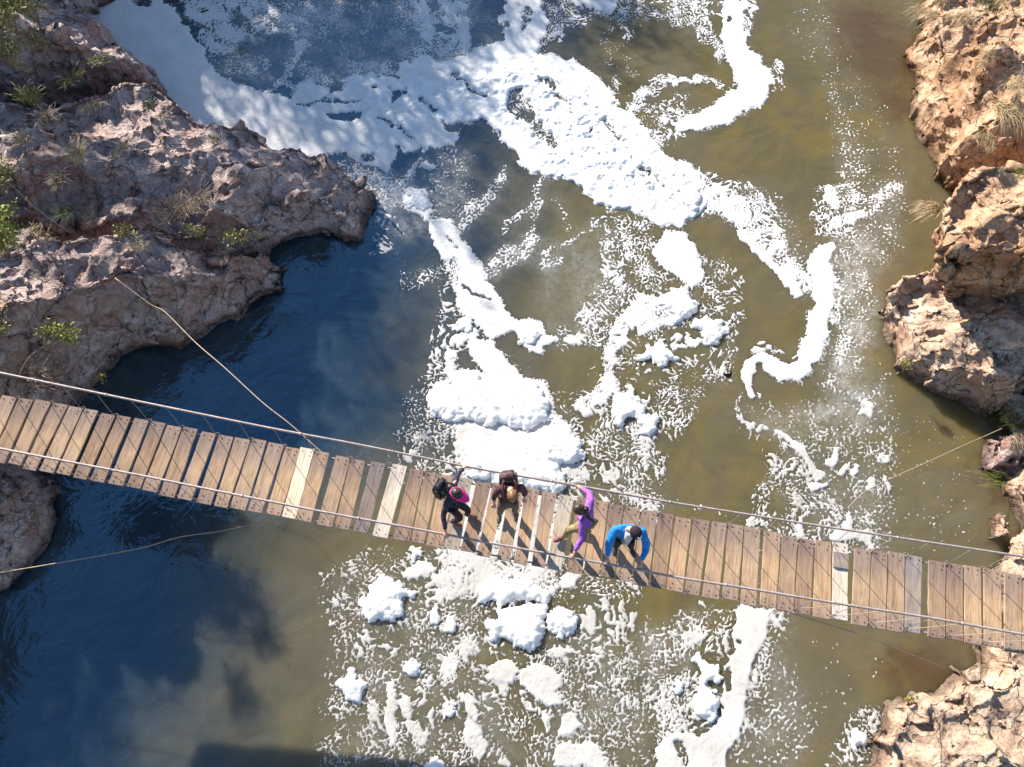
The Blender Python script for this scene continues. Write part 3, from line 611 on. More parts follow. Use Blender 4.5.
def mound(pts, h, label, group=None, rough=.06, name='foam_clump'):
    lift = [tuple(unp(x, y, WZ+h*.4)[:2]) for x, y in pts]
    xs = [p[0] for p in lift]; ys = [p[1] for p in lift]; g = .022
    X, Y = np.meshgrid(np.arange(min(xs)-.3, max(xs)+.3, g), np.arange(min(ys)-.3, max(ys)+.3, g), indexing='ij')
    bil = .5-np.abs(perlin(X*2.1, Y*2.1, 71))+.55*(.5-np.abs(perlin(X*4.6, Y*4.6, 72)))+.35*(.5-np.abs(perlin(X*9.5, Y*9.5, 73)))
    sd = sdpoly(X, Y, lift)+.10*perlin(X*5, Y*5, 74)+.05*perlin(X*12, Y*12, 75)
    t_ = np.clip(sd/(h*1.1), 0, 1)
    z = .42*h*np.sqrt(1-(1-t_)**2)*(.80+.24*bil)+rough*.22*t_*perlin(X*14, Y*14, 76)
    z = np.where(sd > 0, np.maximum(z, .03), -.02)
    k = sd > 0; cell = k[:-1,:-1] | k[1:,:-1] | k[:-1,1:] | k[1:,1:]
    idx = np.arange(X.size).reshape(X.shape)
    fc = np.stack([idx[:-1,:-1][cell], idx[1:,:-1][cell], idx[1:,1:][cell], idx[:-1,1:][cell]], 1)
    used = np.unique(fc); mp = np.zeros(X.size, np.int64); mp[used] = np.arange(len(used))
    V = np.stack([X.ravel()[used], Y.ravel()[used], WZ+z.ravel()[used]], 1)
    o = link(name, np_mesh(name, V, mp[fc]), M['mound'])
    tag(o, label, 'foam', group)
G = 'clumps of thick white foam floating on the river'
mound([(424,395),(430,386),(448,383),(455,372),(463,368),(475,371),(487,379),(500,378),(525,375),(538,381),(545,392),(552,405),(550,412),(545,420),(530,428),(515,426),(500,420),(490,425),(475,420),(462,416),(450,420),(437,414),(427,406)], .42, 'large lumpy white foam mass above the bridge, the upper one with a bluish left lobe', G)
mound([(470,424),(490,430),(515,432),(532,433),(545,424),(560,420),(575,428),(583,445),(584,455),(572,463),(560,462),(566,475),(570,485),(560,490),(545,488),(520,488),(490,480),(468,474),(462,455)], .42, 'broad white foam mass touching the bridge line behind the walker in the dark jacket', G)
mound([(375,577),(384,574),(394,578),(400,583),(412,587),(414,595),(405,597),(403,610),(398,620),(385,620),(372,622),(360,612),(358,605),(365,592),(368,582)], .36, 'fluffy white foam clump standing alone below the bridge at left', G)
mound([(333,684),(343,678),(350,670),(358,675),(367,684),(362,690),(357,700),(345,698),(337,692)], .26, 'small ragged foam clump at the left edge of the flecks, near the dark water', G)
mound([(404,660),(409,657),(417,660),(421,670),(418,677),(408,676),(404,669)], .2, 'little round foam clump midway between the fluffy clump and the bottom edge', G)
mound([(438,708),(445,703),(453,706),(455,713),(450,717),(441,714)], .17, 'very small round foam ball, lowest of the single balls at lower left', G)
mound([(428,611),(436,608),(441,614),(443,621),(438,625),(431,620)], .2, 'small foam lump, left one of the touching pair beside the fluffy clump', G)
mound([(444,622),(450,617),(457,620),(456,628),(449,633),(443,629)], .2, 'small foam lump, right one of the touching pair beside the fluffy clump', G)
mound([(485,622),(500,610),(520,606),(535,601),(548,605),(545,612),(547,628),(542,640),(530,651),(522,650),(512,642),(500,634),(495,641),(488,636)], .4, 'big white foam clump with ragged lower tail, under the person in purple', G)
mound([(550,610),(562,607),(574,611),(577,622),(572,632),(560,635),(550,630),(546,620)], .34, 'round foam lobe leaning on the right side of the big ragged clump', G)
mound([(480,588),(488,577),(505,574),(525,577),(545,588),(552,592),(547,604),(534,599),(518,603),(500,605),(492,598),(484,604),(479,598)], .34, 'white foam bank directly under the bridge beneath the two walkers with backpacks', G)
mound([(424,762),(432,758),(444,761),(448,767),(446,776),(424,776)], .2, 'smooth grey foam lump cut by the bottom edge of the photo', G)
mound([(661,301),(668,291),(676,286),(688,286),(693,296),(700,305),(690,316),(676,322),(672,310)], .3, 'bright foam clump in midstream, topmost of the three close together', G)
mound([(693,318),(705,316),(722,318),(729,328),(722,337),(712,344),(706,340),(700,330),(693,326)], .3, 'bright foam clump in midstream, rightmost of the three close together', G)
mound([(632,350),(645,353),(655,342),(663,337),(670,348),(678,356),(668,363),(660,366),(652,358),(638,357)], .27, 'wing shaped foam clump, lowest of the three close together in midstream', G)
mound([(612,402),(618,391),(632,388),(640,398),(648,405),(642,418),(630,416),(622,428),(614,422)], .3, 'knobbly foam clump in the stream right of the large foam mass', G)
mound([(641,412),(652,411),(662,416),(658,428),(650,436),(641,432),(638,420)], .25, 'rounded foam clump attached below the knobbly clump', G)
mound([(517,334),(524,328),(536,328),(542,333),(540,339),(530,342),(519,341)], .24, 'bean shaped foam clump riding on the tip of the narrow foam tongue', G)
mound([(692,317+340),(700,655),(708,660),(718,668),(722,676),(718,682),(704,683),(702,672)], .26, 'oval foam clump, upper one of two beside the wide foam stream below the bridge', G)
mound([(698,688),(706,686),(716,687),(720,700),(722,710),(714,718),(702,719),(695,712),(696,700)], .28, 'big oval foam clump, lower one of two beside the wide foam stream below the bridge', G)
mound([(674,684),(680,679),(688,683),(687,690),(680,694),(675,690)], .2, 'small foam clump left of the two oval clumps', G)
mound([(851,735),(858,731),(867,734),(870,742),(866,748),(858,746),(857,752),(853,746)], .22, 'white foam clump beside the pale rock at the bottom right', G)
mound([(681,185),(688,182),(700,184),(703,196),(701,210),(694,213),(682,205),(679,195)], .34, 'lumpy foam knob at the right end of the great white foam sheet', G)
mound([(408,191),(420,188),(429,198),(433,208),(424,210),(412,206),(404,203)], .2, 'bluish foam clump in shade off the tip of the left rocks', G)
mound([(456,321),(463,316),(472,319),(474,325),(466,331),(457,330)], .18, 'small flat foam clump pressed to the left side of the narrow foam tongue', G)
mound([(411,546),(416,543),(422,547),(420,555),(414,560),(410,556)], .2, 'small foam clump peeking out under the planks, left of the white bank', G)

# ------------------------------------------------------------------ bridge
# plank corners: top edge left x, top edge right x, bottom edge left x, bottom right x
def tl(x): return 393.3+.178*x+.9*math.sin(math.pi*min(max(x,0),1024)/1024)*2.0
def bl(x): return 462.6+.1858*x+3.0*math.sin(math.pi*min(max(x,0),1024)/1024)
Z1, Z2, Z3, Z4, Z5, Z6, Z7, Z8 = 0, 140, 270, 400, 530, 650, 780, 874
raw = [(Z1,12,90,-150,-60),(Z1,105,182,-52,22),(Z1,195,278,45,112),(Z1,292,372,125,190),(Z1,380,455,215,290),(Z1,463,535,308,380),(Z1,555,632,400,470),(Z1,645,715,492,565),(Z1,738,815,592,672),
 (Z2,65,140,-74,0),(Z2,150,230,10,90),(Z2,238,315,105,185),(Z2,340,415,205,280),(Z2,435,512,308,385),(Z2,522,605,405,475),(Z2,615,692,492,575),(Z2,705,790,590,665),
 (Z3,85,165,-22,55),(Z3,167,242,65,140),(Z3,245,325,142,222),(Z3,362,440,258,340),(Z3,444,522,352,432),(Z3,555,632,458,535),(Z3,672,750,560,642),
 (Z4,58,131,-38,50),(Z4,135,212,62,130),(Z4,222,306,145,230),(Z4,318,393,238,322),(Z4,420,500,332,408),(Z4,508,585,422,492),(Z4,602,680,532,600),(Z4,688,762,625,695),
 (Z5,68,145,8,82),(Z5,162,240,90,170),(Z5,260,342,206,284),(Z5,348,428,292,376),(Z5,435,512,385,460),(Z5,522,604,468,552),(Z5,612,698,560,645),
 (Z6,47,132,2,80),(Z6,142,225,90,178),(Z6,240,325,190,268),(Z6,345,420,285,375),(Z6,430,512,398,480),(Z6,520,605,498,580),(Z6,628,715,605,688),(Z6,728,808,698,783),
 (Z7,105,185,80,165),(Z7,196,280,182,276),(Z7,292,372,285,370),(Z7,412,498,392,480),(Z7,505,588,487,578),(Z7,596,682,586,676),(Z7,692,778,682,768),
 (Z8,302,392,298,388),(Z8,400,487,396,487),(Z8,497,585,497,588),(Z8,605,695,605,700),(Z8,719,808,715,808)]
planks = []
for (o_, a, b, c, d_) in raw:
    k = 5.477; planks.append([o_+a/k, o_+b/k, o_+c/k, o_+d_/k])
p0, p1 = planks[0], planks[-1]
planks = [[p0[0]-16.5*i, p0[0]-16.5*i+14.5, p0[2]-17.5*i, p0[2]-17.5*i+15] for i in (3,2,1)]+planks+[[p1[0]+18*i, p1[0]+18*i+16, p1[2]+18*i, p1[2]+18*i+16] for i in (1,2,3,4)]
bridge = empty('suspension_bridge', unp(512, 520, 0), R(-10))
tag(bridge, 'narrow wooden plank footbridge slung on cables across the river', 'bridge')
pale = {21: 'woodpale', 26: 'woodpale', 30: 'woodbeige', 36: 'woodbeige', 52: 'woodpale', 25: 'woodgrey', 56: 'woodgrey'}
plabel = {21: 'bleached white plank', 26: 'very pale cream plank', 30: 'pale beige plank', 36: 'pale worn beige plank', 52: 'cream plank with a brown board nailed near its end', 25: 'grey plank', 56: 'blue grey plank'}
TOPM, BOTM = [], []
for i, (a, b, c, d_) in enumerate(planks):
    def top(x, dy=0): return unp(x, tl(x)+dy, dk(x)+.045)
    def bot(x, dy=0): return unp(x, bl(x)+dy, dk(x)-.045)
    j1, j2 = random.uniform(-1.3, 1.3), random.uniform(-1.4, 1.4)
    if i in (21, 26, 52): j1 = -1.2
    A, B, Cc, D = top(a, j1), top(b, j1), bot(d_, j2), bot(c, j2)
    TOPM.append((A, B)); BOTM.append((D, Cc))
    cen = (A+B+Cc+D)/4+Vector((0,0,random.uniform(-.006,.006))); ax = ((A+B)/2-(D+Cc)/2); L = ax.length; ax.normalize()
    rz = math.atan2(ax.y, ax.x)-math.pi/2
    o = None; bmx = bmesh.new(); n = 9
    inv = (Matrix.Translation(cen) @ Matrix.Rotation(rz, 4, 'Z')).inverted()
    rows = []
    for s in range(n+1):
        t_ = s/n; l = D.lerp(A, t_); r = Cc.lerp(B, t_)
        jl, jr = random.uniform(-.004, .004), random.uniform(-.004, .004); u = (r-l).normalized()
        l = l+u*jl; r = r+u*jr; wz = random.uniform(-.002, .002)
        cup = .004
        row = [inv @ (l+Vector((0,0,wz))), inv @ (l.lerp(r,.5)+Vector((0,0,wz-cup))), inv @ (r+Vector((0,0,wz)))]
        rows.append([bmx.verts.new(v) for v in row]+[bmx.verts.new(v-Vector((0,0,.042))) for v in row])
    for s in range(n):
        p, q = rows[s], rows[s+1]
        for k1, k2 in ((0,1),(1,2)): bmx.faces.new((p[k1], p[k2], q[k2], q[k1]))
        for k1, k2 in ((3,4),(4,5)): bmx.faces.new((p[k2], p[k1], q[k1], q[k2]))
        bmx.faces.new((p[2], p[5], q[5], q[2])); bmx.faces.new((p[3], p[0], q[0], q[3]))
    for p, sg in ((rows[0], 1), (rows[-1], -1)):
        for k1, k2 in ((0,1),(1,2)):
            f = (p[k1], p[k1+3], p[k2+3], p[k2]); bmx.faces.new(f if sg > 0 else f[::-1])
    edges = [e for e in bmx.edges if abs((e.verts[0].co-e.verts[1].co).normalized().y) > .9 and e.verts[0].co.z > -.02 and (len(e.link_faces) == 2 and abs(e.link_faces[0].normal.dot(e.link_faces[1].normal)) < .5)]
    bmx.normal_update()
    # bolts
    for (px_, py_) in ((.22,.045),(.78,.045),(.22,.955),(.78,.955),(.3,.10),(.72,.9)):
        c0 = inv @ (D.lerp(Cc, px_).lerp(A.lerp(B, px_), py_)+Vector((random.uniform(-.01,.01), random.uniform(-.01,.01), .0)))
        ring = [bmx.verts.new(c0+Vector((math.cos(q*math.pi/3)*.010, math.sin(q*math.pi/3)*.010, .008))) for q in range(6)]
        low = [bmx.verts.new(v.co-Vector((0,0,.014))) for v in ring]
        mi = 2 if random.random() < .25 else 1
        f = bmx.faces.new(ring); f.material_index = mi
        for q in range(6):
            f = bmx.faces.new((ring[q], low[q], low[(q+1) % 6], ring[(q+1) % 6])); f.material_index = mi
    me = bpy.data.meshes.new('plank'); bmx.to_mesh(me); bmx.free()
    o = link('plank', me, [M[pale.get(i, 'wood')], M['nail'], M['nailhole']], None, False)
    o.location = cen; o.rotation_euler = (0,0,rz); o.parent = bridge
    o.matrix_parent_inverse = Matrix.LocRotScale(bridge.location, bridge.rotation_euler, None).inverted()
    if i in plabel: o['label'] = plabel[i]
    if i == 52:
        mb = MB(); l0, r0 = D.lerp(A,.66), Cc.lerp(B,.66); l1, r1 = D.lerp(A,.86), Cc.lerp(B,.86); up = Vector((0,0,.03)); e = Vector((0,0,.002))
        mb.add([l0+e,r0+e,r1+e,l1+e,l0+up,r0+up,r1+up,l1+up], [(4,5,6,7),(0,1,5,4),(1,2,6,5),(2,3,7,6),(3,0,4,7)])
        q = mb.build('batten', M['woodgrey'], None, False); q.parent = bridge; q.matrix_parent_inverse = Matrix.LocRotScale(bridge.location, bridge.rotation_euler, None).inverted()
def child(mb, name, m, par=bridge, smooth=True):
    return mb.build(name, m, par, smooth)
up_px = [(-60,360.5),(0,372.8),(70,387.2),(145,402.7),(270,428),(345,442),(420,457),(480,469),(550,481),(610,491.5),(680,503.8),(745,514),(800,522.8),(865,532.6),(930,542.6),(1023,556.5),(1090,567)]
lo_px = [(-60,436),(0,448.5),(70,462),(145,476.3),(215,490.5),(289,505.2),(345,516),(420,529.6),(480,541),(550,554),(610,564.5),(680,577.7),(745,588),(800,597.3),(865,607.8),(930,617.8),(1023,634.4),(1090,645)]
RH = .9
def densify(pts, n=6):
    out = []
    for i in range(len(pts)-1):
        a = pts[max(i-1,0)]; b = pts[i]; c = pts[i+1]; d_ = pts[min(i+2, len(pts)-1)]
        for k in range(n):
            t_ = k/n; out.append(.5*((2*b)+(c-a)*t_+(2*a-5*b+4*c-d_)*t_*t_+(3*b-a-3*c+d_)*t_**3))
    out.append(pts[-1]); return out
UP = densify([unp(x, y, dk(x)+RH) for x, y in up_px]); LO = densify([unp(x, y, dk(x)+RH) for x, y in lo_px])
for P_ in (UP, LO):
    mb = MB(); mb.tube(P_, .021, 8); rail = child(mb, 'handrail_cable', M['cable'])
    mb = MB()
    for k in range(4, len(P_), 11):
        mb = MB(); mb.tube([P_[k].lerp(P_[min(k+1, len(P_)-1)], .1), P_[k].lerp(P_[min(k+1, len(P_)-1)], .25)], .030, 6); child(mb, 'cable_clamp', M['cable'])
    pass
# cables under the planks
for lst, f in ((TOPM, .93), (BOTM, .93)):
    pts = []
    for (t0, t1), (b0, b1) in zip(TOPM, BOTM):
        tm, bm_ = (t0+t1)/2, (b0+b1)/2
        pts.append((bm_.lerp(tm, .955) if lst is TOPM else tm.lerp(bm_, .955))-Vector((0,0,.062)))
    mb = MB(); mb.tube(pts, .016, 6); child(mb, 'deck_cable', M['cable'])
def near(P_, q):
    best = min(range(len(P_)), key=lambda k: (P_[k].xy-q.xy).length); return P_[best]
def on(P_, q, shift=0):                      # point of the rail abreast of q
    best = None
    for a, b in zip(P_[:-1], P_[1:]):
        e = b-a; t_ = max(0, min(1, (q-a).xy.dot(e.xy)/e.xy.length_squared)); r = a+e*t_; dd = (r.xy-q.xy).length
        if best is None or dd < best[0]: best = (dd, r, e.normalized())
    return best[1]+best[2]*shift
for k in range(1, len(planks)-1, 2):
    g1_, g2_ = TOPM[k][1].lerp(TOPM[k+1][0], .5), BOTM[k][1].lerp(BOTM[k+1][0], .5)
    for q0, P_, sg in ((g1_, UP, 1), (g2_, LO, -1)):
        inward = (g2_-g1_).normalized()*(.05*sg); b = q0+inward-Vector((0,0,.05)); a = on(P_, q0, random.uniform(-.03,.03))
        mid = a.lerp(b, .5)+Vector((random.uniform(-.012,.012), random.uniform(-.012,.012), 0))
        mb = MB(); mb.tube([a+Vector((0,0,.02)), mid, b, b-Vector((0,0,.02))], .0058, 5)
        # the loop of wire round the plank ends
        mb.tube([b+Vector((0,0,.03)), q0+Vector((.05,0,.04)), q0-inward*.6, q0+Vector((-.05,0,.04)), b+Vector((0,0,.03))], .0045, 4)
        child(mb, 'hanger_wire', M['wire'])
# slack pale lashings at the right end of the lower edge
for k in (49, 51, 53, 55, 57, 59):
    if k+2 < len(planks):
        a = BOTM[k][1]+Vector((0,.06,.02)); b = on(LO, BOTM[k+1][1], .22)
        m_ = a.lerp(b, .5)-Vector((0,0,.12)); mb = MB(); mb.tube(densify([a, m_, b], 5), .006, 5); child(mb, 'lashing_rope', M['palewire'])
def guy(px, label, r, m, group='loose guy lines of the footbridge'):
    mb = MB(); mb.tube(densify([unp(*p) for p in px], 5), r, 6); o = mb.build('guy_line', m); tag(o, label, 'rope', group); return o
guy([(-40,140,1.0),(10,184,.2),(38,210,-.35),(72,234,-1.0)], 'pale taut line crossing the bush at the left edge and ending on the rocks', .008, M['palewire'])
guy([(115,278,-.55),(150,304,-.75),(165,312,-.75),(195,342,-.6),(225,368,-.4),(262,402,-.2),(290,424,-.1),(318,449,-.12),(328,456,-.16)], 'pale steel line running from the sunlit left rocks down to the planks', .010, M['palewire'])
guy([(-30,578,-1.6),(10,571,-1.5),(40,566,-1.4),(75,560,-1.2),(110,554,-1.0),(145,547,-.85),(180,537,-.7),(215,532,-.6),(240,527,-.55),(257,524,-.5)], 'crooked tan rope from the left boulder with its free end hanging below the bridge', .011, M['palewire'])
guy([(848,508,-.9),(862,494,-1.1),(880,484,-1.4),(905,472,-1.7),(930,461,-2.0),(960,447,-2.4),(985,436,-2.7),(1003,428,-2.9)], 'thin straw coloured line reaching the shaded right bank above the bridge', .010, M['palewire'])
guy([(785,611,-.25),(830,625,-.8),(865,636,-1.3),(895,648,-1.9),(935,664,-2.7),(945,668,-2.9)], 'thin dark line from the lower edge of the planks to the pale rock', .009, M['wire'])

SKIN = mat('skin', (.60,.33,.25), .5, .35)
def cloth(name, col, rough=.8):
    m = mat(name, col, rough, .25); t = NT(m); p = t.pos()
    t.l(t.mix(.6, col, t.ramp(t.noise(p, 14, 4), [(.3, g1(.6)), (.6, g1(1.1))]), 'MULTIPLY'), t.b.inputs['Base Color'])
    t.l(t.bump(t.noise(p, 22, 5, .6, 1.0), .9, .03), t.b.inputs['Normal']); return m
def skin_mesh(name, vs, es, rad, m, parent, sub=2, loose=0, extra=None, root=0):
    me = bpy.data.meshes.new(name); me.from_pydata([tuple(v) for v in vs], es, []); me.update()
    o = bpy.data.objects.new(name, me); C.objects.link(o)
    s = o.modifiers.new('skin', 'SKIN'); s.use_smooth_shade = True; s.use_x_symmetry = False; s.branch_smoothing = .6
    for i, sv in enumerate(me.skin_vertices[0].data):
        r = rad[i]; sv.radius = r if isinstance(r, tuple) else (r, r); sv.use_root = i == root
    sb = o.modifiers.new('sub', 'SUBSURF'); sb.levels = sub; sb.render_levels = sub
    if loose:
        d = o.modifiers.new('fold', 'DISPLACE'); d.texture = tex(name+'_fold', 'CLOUDS', .09, noise_depth=2); d.strength = loose; d.mid_level = .5
    bake(o)
    if extra is not None:                     # join hand-made geometry (face, fingers) into the same mesh
        b = bmesh.new(); b.from_mesh(o.data)
        for (ev, ef, mi) in extra:
            nv = [b.verts.new(v) for v in ev]
            for f in ef:
                try: q = b.faces.new([nv[i] for i in f]); q.material_index = mi; q.smooth = True
                except ValueError: pass
        b.to_mesh(o.data); b.free()
    for mm in (m if isinstance(m, list) else [m]): o.data.materials.append(mm)
    o.parent = parent; o.matrix_parent_inverse = Matrix.LocRotScale(parent.location, parent.rotation_euler, None).inverted()
    return o
EYE = mat('eye', (.03,.02,.02), .2, .5); LIP = mat('lips', (.42,.16,.13), .5)
def hand_geo(wrist, elbow, grip=None, side=1):
    """palm, four unequal bent fingers and a thumb; closes round the line `grip` (a direction) when given"""
    out = []; d = (wrist-elbow).normalized()
    if grip is not None: ax = grip.normalized(); ax = (ax-d*ax.dot(d)).normalized()
    else: ax = d.cross(Vector((0,0,1))); ax = ax.normalized() if ax.length > .1 else Vector((1,0,0))
    nrm = d.cross(ax).normalized()
    if nrm.z > 0: nrm = -nrm                  # palm side looks down
    palm = MB(); rot = Matrix((ax, d, nrm)).transposed()
    palm.ell(wrist+d*.045, .043, .055, .02, rot, 10, 7)
    out.append((palm.v, palm.f, 0))
    for k, (ln, off) in enumerate(((.072,-.032),(.082,-.011),(.077,.011),(.060,.031))):
        b0 = wrist+d*.085+ax*off*side; cur = .55 if grip is None else 1.25; pts = [b0-d*.02, b0]; a = .15
        for s_ in (.42,.33,.25):
            a += cur*.62; pts.append(pts[-1]+(d*math.cos(a)+nrm*math.sin(a))*ln*s_)
        f = MB(); f.tube(pts, .0095, 6, r2=.0075); out.append((f.v, f.f, 0))
    b0 = wrist+d*.025-ax*.034*side; th = MB()
    th.tube([b0+ax*.012*side, b0-ax*.012*side+d*.02, b0-ax*.016*side+d*.045+nrm*.018, b0-ax*.004*side+d*.062+nrm*.034], .0115, 6, r2=.009)
    out.append((th.v, th.f, 0)); return out
def head_geo(c, fwd, up, s=1.0):
    up = up.normalized(); fwd = (fwd-up*fwd.dot(up)).normalized(); rt = fwd.cross(up).normalized()
    rot = Matrix((rt, fwd, up)).transposed(); out = []
    def shape(v):
        if v.z < 0: k = 1+v.z*2.6*.9; v = Vector((v.x*max(.55, k), v.y*max(.62, 1+v.z*1.2)+(-v.z*.12), v.z))
        return v
    a = MB(); a.ell(c, .077*s, .098*s, .118*s, rot, 18, 14, fn=shape); out.append((a.v, a.f, 0))
    n = MB(); n.tube([c+rot @ Vector((0,.094*s,.012*s)), c+rot @ Vector((0,.108*s,-.012*s)), c+rot @ Vector((0,.116*s,-.03*s)), c+rot @ Vector((0,.094*s,-.04*s))], .009*s, 6, r2=.014*s); out.append((n.v, n.f, 0))
    for sx in (-1, 1):
        e = MB(); e.ell(c+rot @ Vector((sx*.031*s,.086*s,.008*s)), .012, .007, .007, rot, 8, 6); out.append((e.v, e.f, 1))
        q = MB(); q.ell(c+rot @ Vector((sx*.078*s,.0,-.008*s)), .009, .018, .03, rot, 8, 6); out.append((q.v, q.f, 0))
    l = MB(); l.ell(c+rot @ Vector((0,.09*s,-.062*s)), .024, .008, .008, rot, 8, 6); out.append((l.v, l.f, 2))
    return out, rot
def person(label, J, look, headup, mats, handgrip=(True, True), female=False, pants_r=1.0, sleeve=.86):
    """J: px,py,z for head, neck, chest, pelvis, sh/el/ha L,R, hip/kn/an/toe L,R"""
    P = {k: unp(*v) for k, v in J.items()}
    root = empty('person', unp(*J['pelvis'][:2], J['pelvis'][2])*1.0); root.location = (P['pelvis'].x, P['pelvis'].y, dk(J['pelvis'][0]))
    tag(root, label, 'person', 'people crossing the footbridge')
    raildir = (UP[-1]-UP[0]).normalized()
    names = ['pelvis','waist','chest','neck','head','shL','elL','haL','shR','elR','haR','hipL','knL','anL','toL','hipR','knR','anR','toR']
    P['waist'] = P['pelvis'].lerp(P['chest'], .45); P.setdefault('neck', P['chest'].lerp(P['head'], .5))
    E_ = [(0,1),(1,2),(2,3),(3,4),(2,5),(5,6),(6,7),(2,8),(8,9),(9,10),(0,11),(11,12),(12,13),(13,14),(0,15),(15,16),(16,17),(17,18)]
    rad = {'pelvis':.095,'waist':.085,'chest':.10,'neck':.052,'head':.05}
    for s_ in 'LR': rad.update({'sh'+s_:.045,'el'+s_:.030,'ha'+s_:.026,'hip'+s_:.065,'kn'+s_:.045,'an'+s_:.034,'to'+s_:.034})
    hg, rot = head_geo(P['head'], look, headup)
    ex = list(hg)
    for s_, gflag, sd in (('L', handgrip[0], 1), ('R', handgrip[1], -1)):
        ex += hand_geo(P['ha'+s_], P['el'+s_], raildir if gflag else None, sd)
    skin_mesh('body', [P[n] for n in names], E_, [rad[n] for n in names], [SKIN, EYE, LIP], root, 2, extra=ex)
    # jacket or shirt: a looser skin over trunk and arms, ending at the cuffs and hem
    tn = ['pelvis','waist','chest','neck','shL','elL','cuL','shR','elR','cuR']
    for s_ in 'LR': P['cu'+s_] = P['el'+s_].lerp(P['ha'+s_], sleeve)
    P['collar'] = P['chest'].lerp(P['neck'], .75)
    up_ = (P['chest']-P['pelvis']).normalized(); P['hem'] = P['pelvis']-up_*mats.get('long', .05)
    tn = ['hem','waist','chest','collar','shL','elL','cuL','shR','elR','cuR']
    te = [(0,1),(1,2),(2,3),(2,4),(4,5),(5,6),(2,7),(7,8),(8,9)]
    k = mats.get('bulk', 1.0)
    tr = [.160*k,.145*k,.165*k,.075,.083*k,.060*k,.043*k,.083*k,.060*k,.043*k]
    skin_mesh(mats.get('topname', 'jacket'), [P[n] for n in tn], te, tr, mats['top'], root, 2, .042)
    bn = ['pelvis','hipL','knL','anL','hipR','knR','anR']
    skin_mesh('trousers', [P[n] for n in bn], [(0,1),(1,2),(2,3),(0,4),(4,5),(5,6)], [.137*pants_r,.105*pants_r,.075*pants_r,.06*pants_r]+[.105*pants_r,.075*pants_r,.06*pants_r], mats['legs'], root, 2, .028)
    for s_ in 'LR':
        f = (P['to'+s_]-P['an'+s_]); f.z = 0; f = f.normalized() if f.length > .02 else Vector((0,-1,0)); r_ = Vector((f.y, -f.x, 0))
        rt = Matrix((r_, f, Vector((0,0,1)))).transposed(); a = P['an'+s_].copy(); a.z = dk(J['an'+s_][0])+.05
        mb = MB(); mb.ell(a+f*.05, .048, .145, .055, rt, 14, 8, fn=lambda v: Vector((v.x*(1+.25*v.y/.145), v.y, max(v.z, -.03)*(1-.35*max(0, v.y)/.145))))
        mb.ell(a-f*.02+Vector((0,0,.035)), .045, .055, .05, rt, 12, 6)
        mb.build('shoe', mats['shoe'], root)
    return root, P, rot
def hair(P, rot, m, root, s=1.0, drop=.35, pony=None):
    mb = MB(); c = P['head']
    def fn(v):
        k = 1+.05*math.sin(v.x*160+v.z*40)*.6
        v = Vector((v.x*k, v.y*k, v.z))
        if v.z < -.02 and v.y > .01: v = Vector((v.x*.8, .02, v.z*.6))
        return v
    mb.ell(c+rot @ Vector((0,-.014,.02)), .090*s, .105*s, .118*s, rot, 26, 16, fn=fn)
    o = mb.build('hair', m, root)
    d = o.modifiers.new('d', 'DISPLACE'); d.texture = tex('h', 'CLOUDS', .03, noise_depth=3); d.strength = .03; d.mid_level = .5; bake(o)
    if pony:
        pb = MB(); rndm = random.Random(3)
        for k in range(9):
            j = lambda a: Vector((rndm.uniform(-a,a), rndm.uniform(-a,a), rndm.uniform(-a,a)*.6))
            pb.tube(densify([pony[0]]+[p+j(.022) for p in pony[1:]], 5), .022, 6, r2=.006)
        pb.build('ponytail', m, root)
def hairmat(n, a, b_):
    m = mat(n, a, .45, .4); t = NT(m); p = t.pos(); t.l(t.ramp(t.noise(p, 40, 4, .6, 1.5), [(.35, a), (.65, b_)]), t.b.inputs['Base Color']); return m
def d0(x): return dk(x)
V = Vector
# --- walker with the pink visor, holding both rails, heading right
r1, P1, ro = person('person in a dark navy top and bright pink visor holding both handrails mid stride',
  {'head':(457,494,1.43+d0(455)),'neck':(453,492,1.30+d0(455)),'chest':(450.5,492.5,1.16+d0(455)),'pelvis':(452.5,505,.84+d0(455)),
   'shL':(454.5,483.5,1.25+d0(455)),'elL':(457.5,474.5,1.10+d0(455)),'haL':(463.8,467.6,.945+d0(455)),
   'shR':(447,502,1.22+d0(455)),'elR':(443.3,517,1.04+d0(455)),'haR':(445.2,532.3,.93+d0(455)),
   'hipL':(455,501,.82+d0(455)),'knL':(468,509.5,.50+d0(455)),'anL':(467.5,514,.09+d0(455)),'toL':(474,516.5,.04+d0(455)),
   'hipR':(451.5,509,.82+d0(455)),'knR':(461,518,.46+d0(455)),'anR':(453,521.5,.09+d0(455)),'toR':(460,525.5,.04+d0(455))},
  V((.85,-.42,-.25)), V((.25,-.1,.96)), {'top': cloth('navy_top', (.045,.040,.075)), 'legs': cloth('black_leggings', (.03,.025,.035)), 'shoe': mat('brown_shoe', (.20,.10,.075)), 'bulk': .84, 'topname': 'shirt'}, pants_r=.82)
hair(P1, ro, hairmat('black_hair', (.012,.010,.010), (.05,.04,.035)), r1, 1.0)
PK = mat('hot_pink', (.85,.03,.28), .55)
mb = MB(); c = P1['head']; pts = []; n = 20
for ring, (rr, zz) in enumerate(((.098, .022), (.155, .012), (.195, -.008))):
    for k in range(n+1):
        a = math.pi*(.06+.88*k/n); ex_ = 1 if ring == 0 else (.62+.38*math.sin(a)); pts.append(c+ro @ V((math.cos(a)*(.096+.006*ring), math.sin(a)*(.10+.065*ring)+(0 if ring else .0), zz+.03)))
fs = [(r_*(n+1)+k, r_*(n+1)+k+1, (r_+1)*(n+1)+k+1, (r_+1)*(n+1)+k) for r_ in range(2) for k in range(n)]
mb.add(pts, fs); mb.add([p-V((0,0,.006)) for p in pts], [f[::-1] for f in fs])
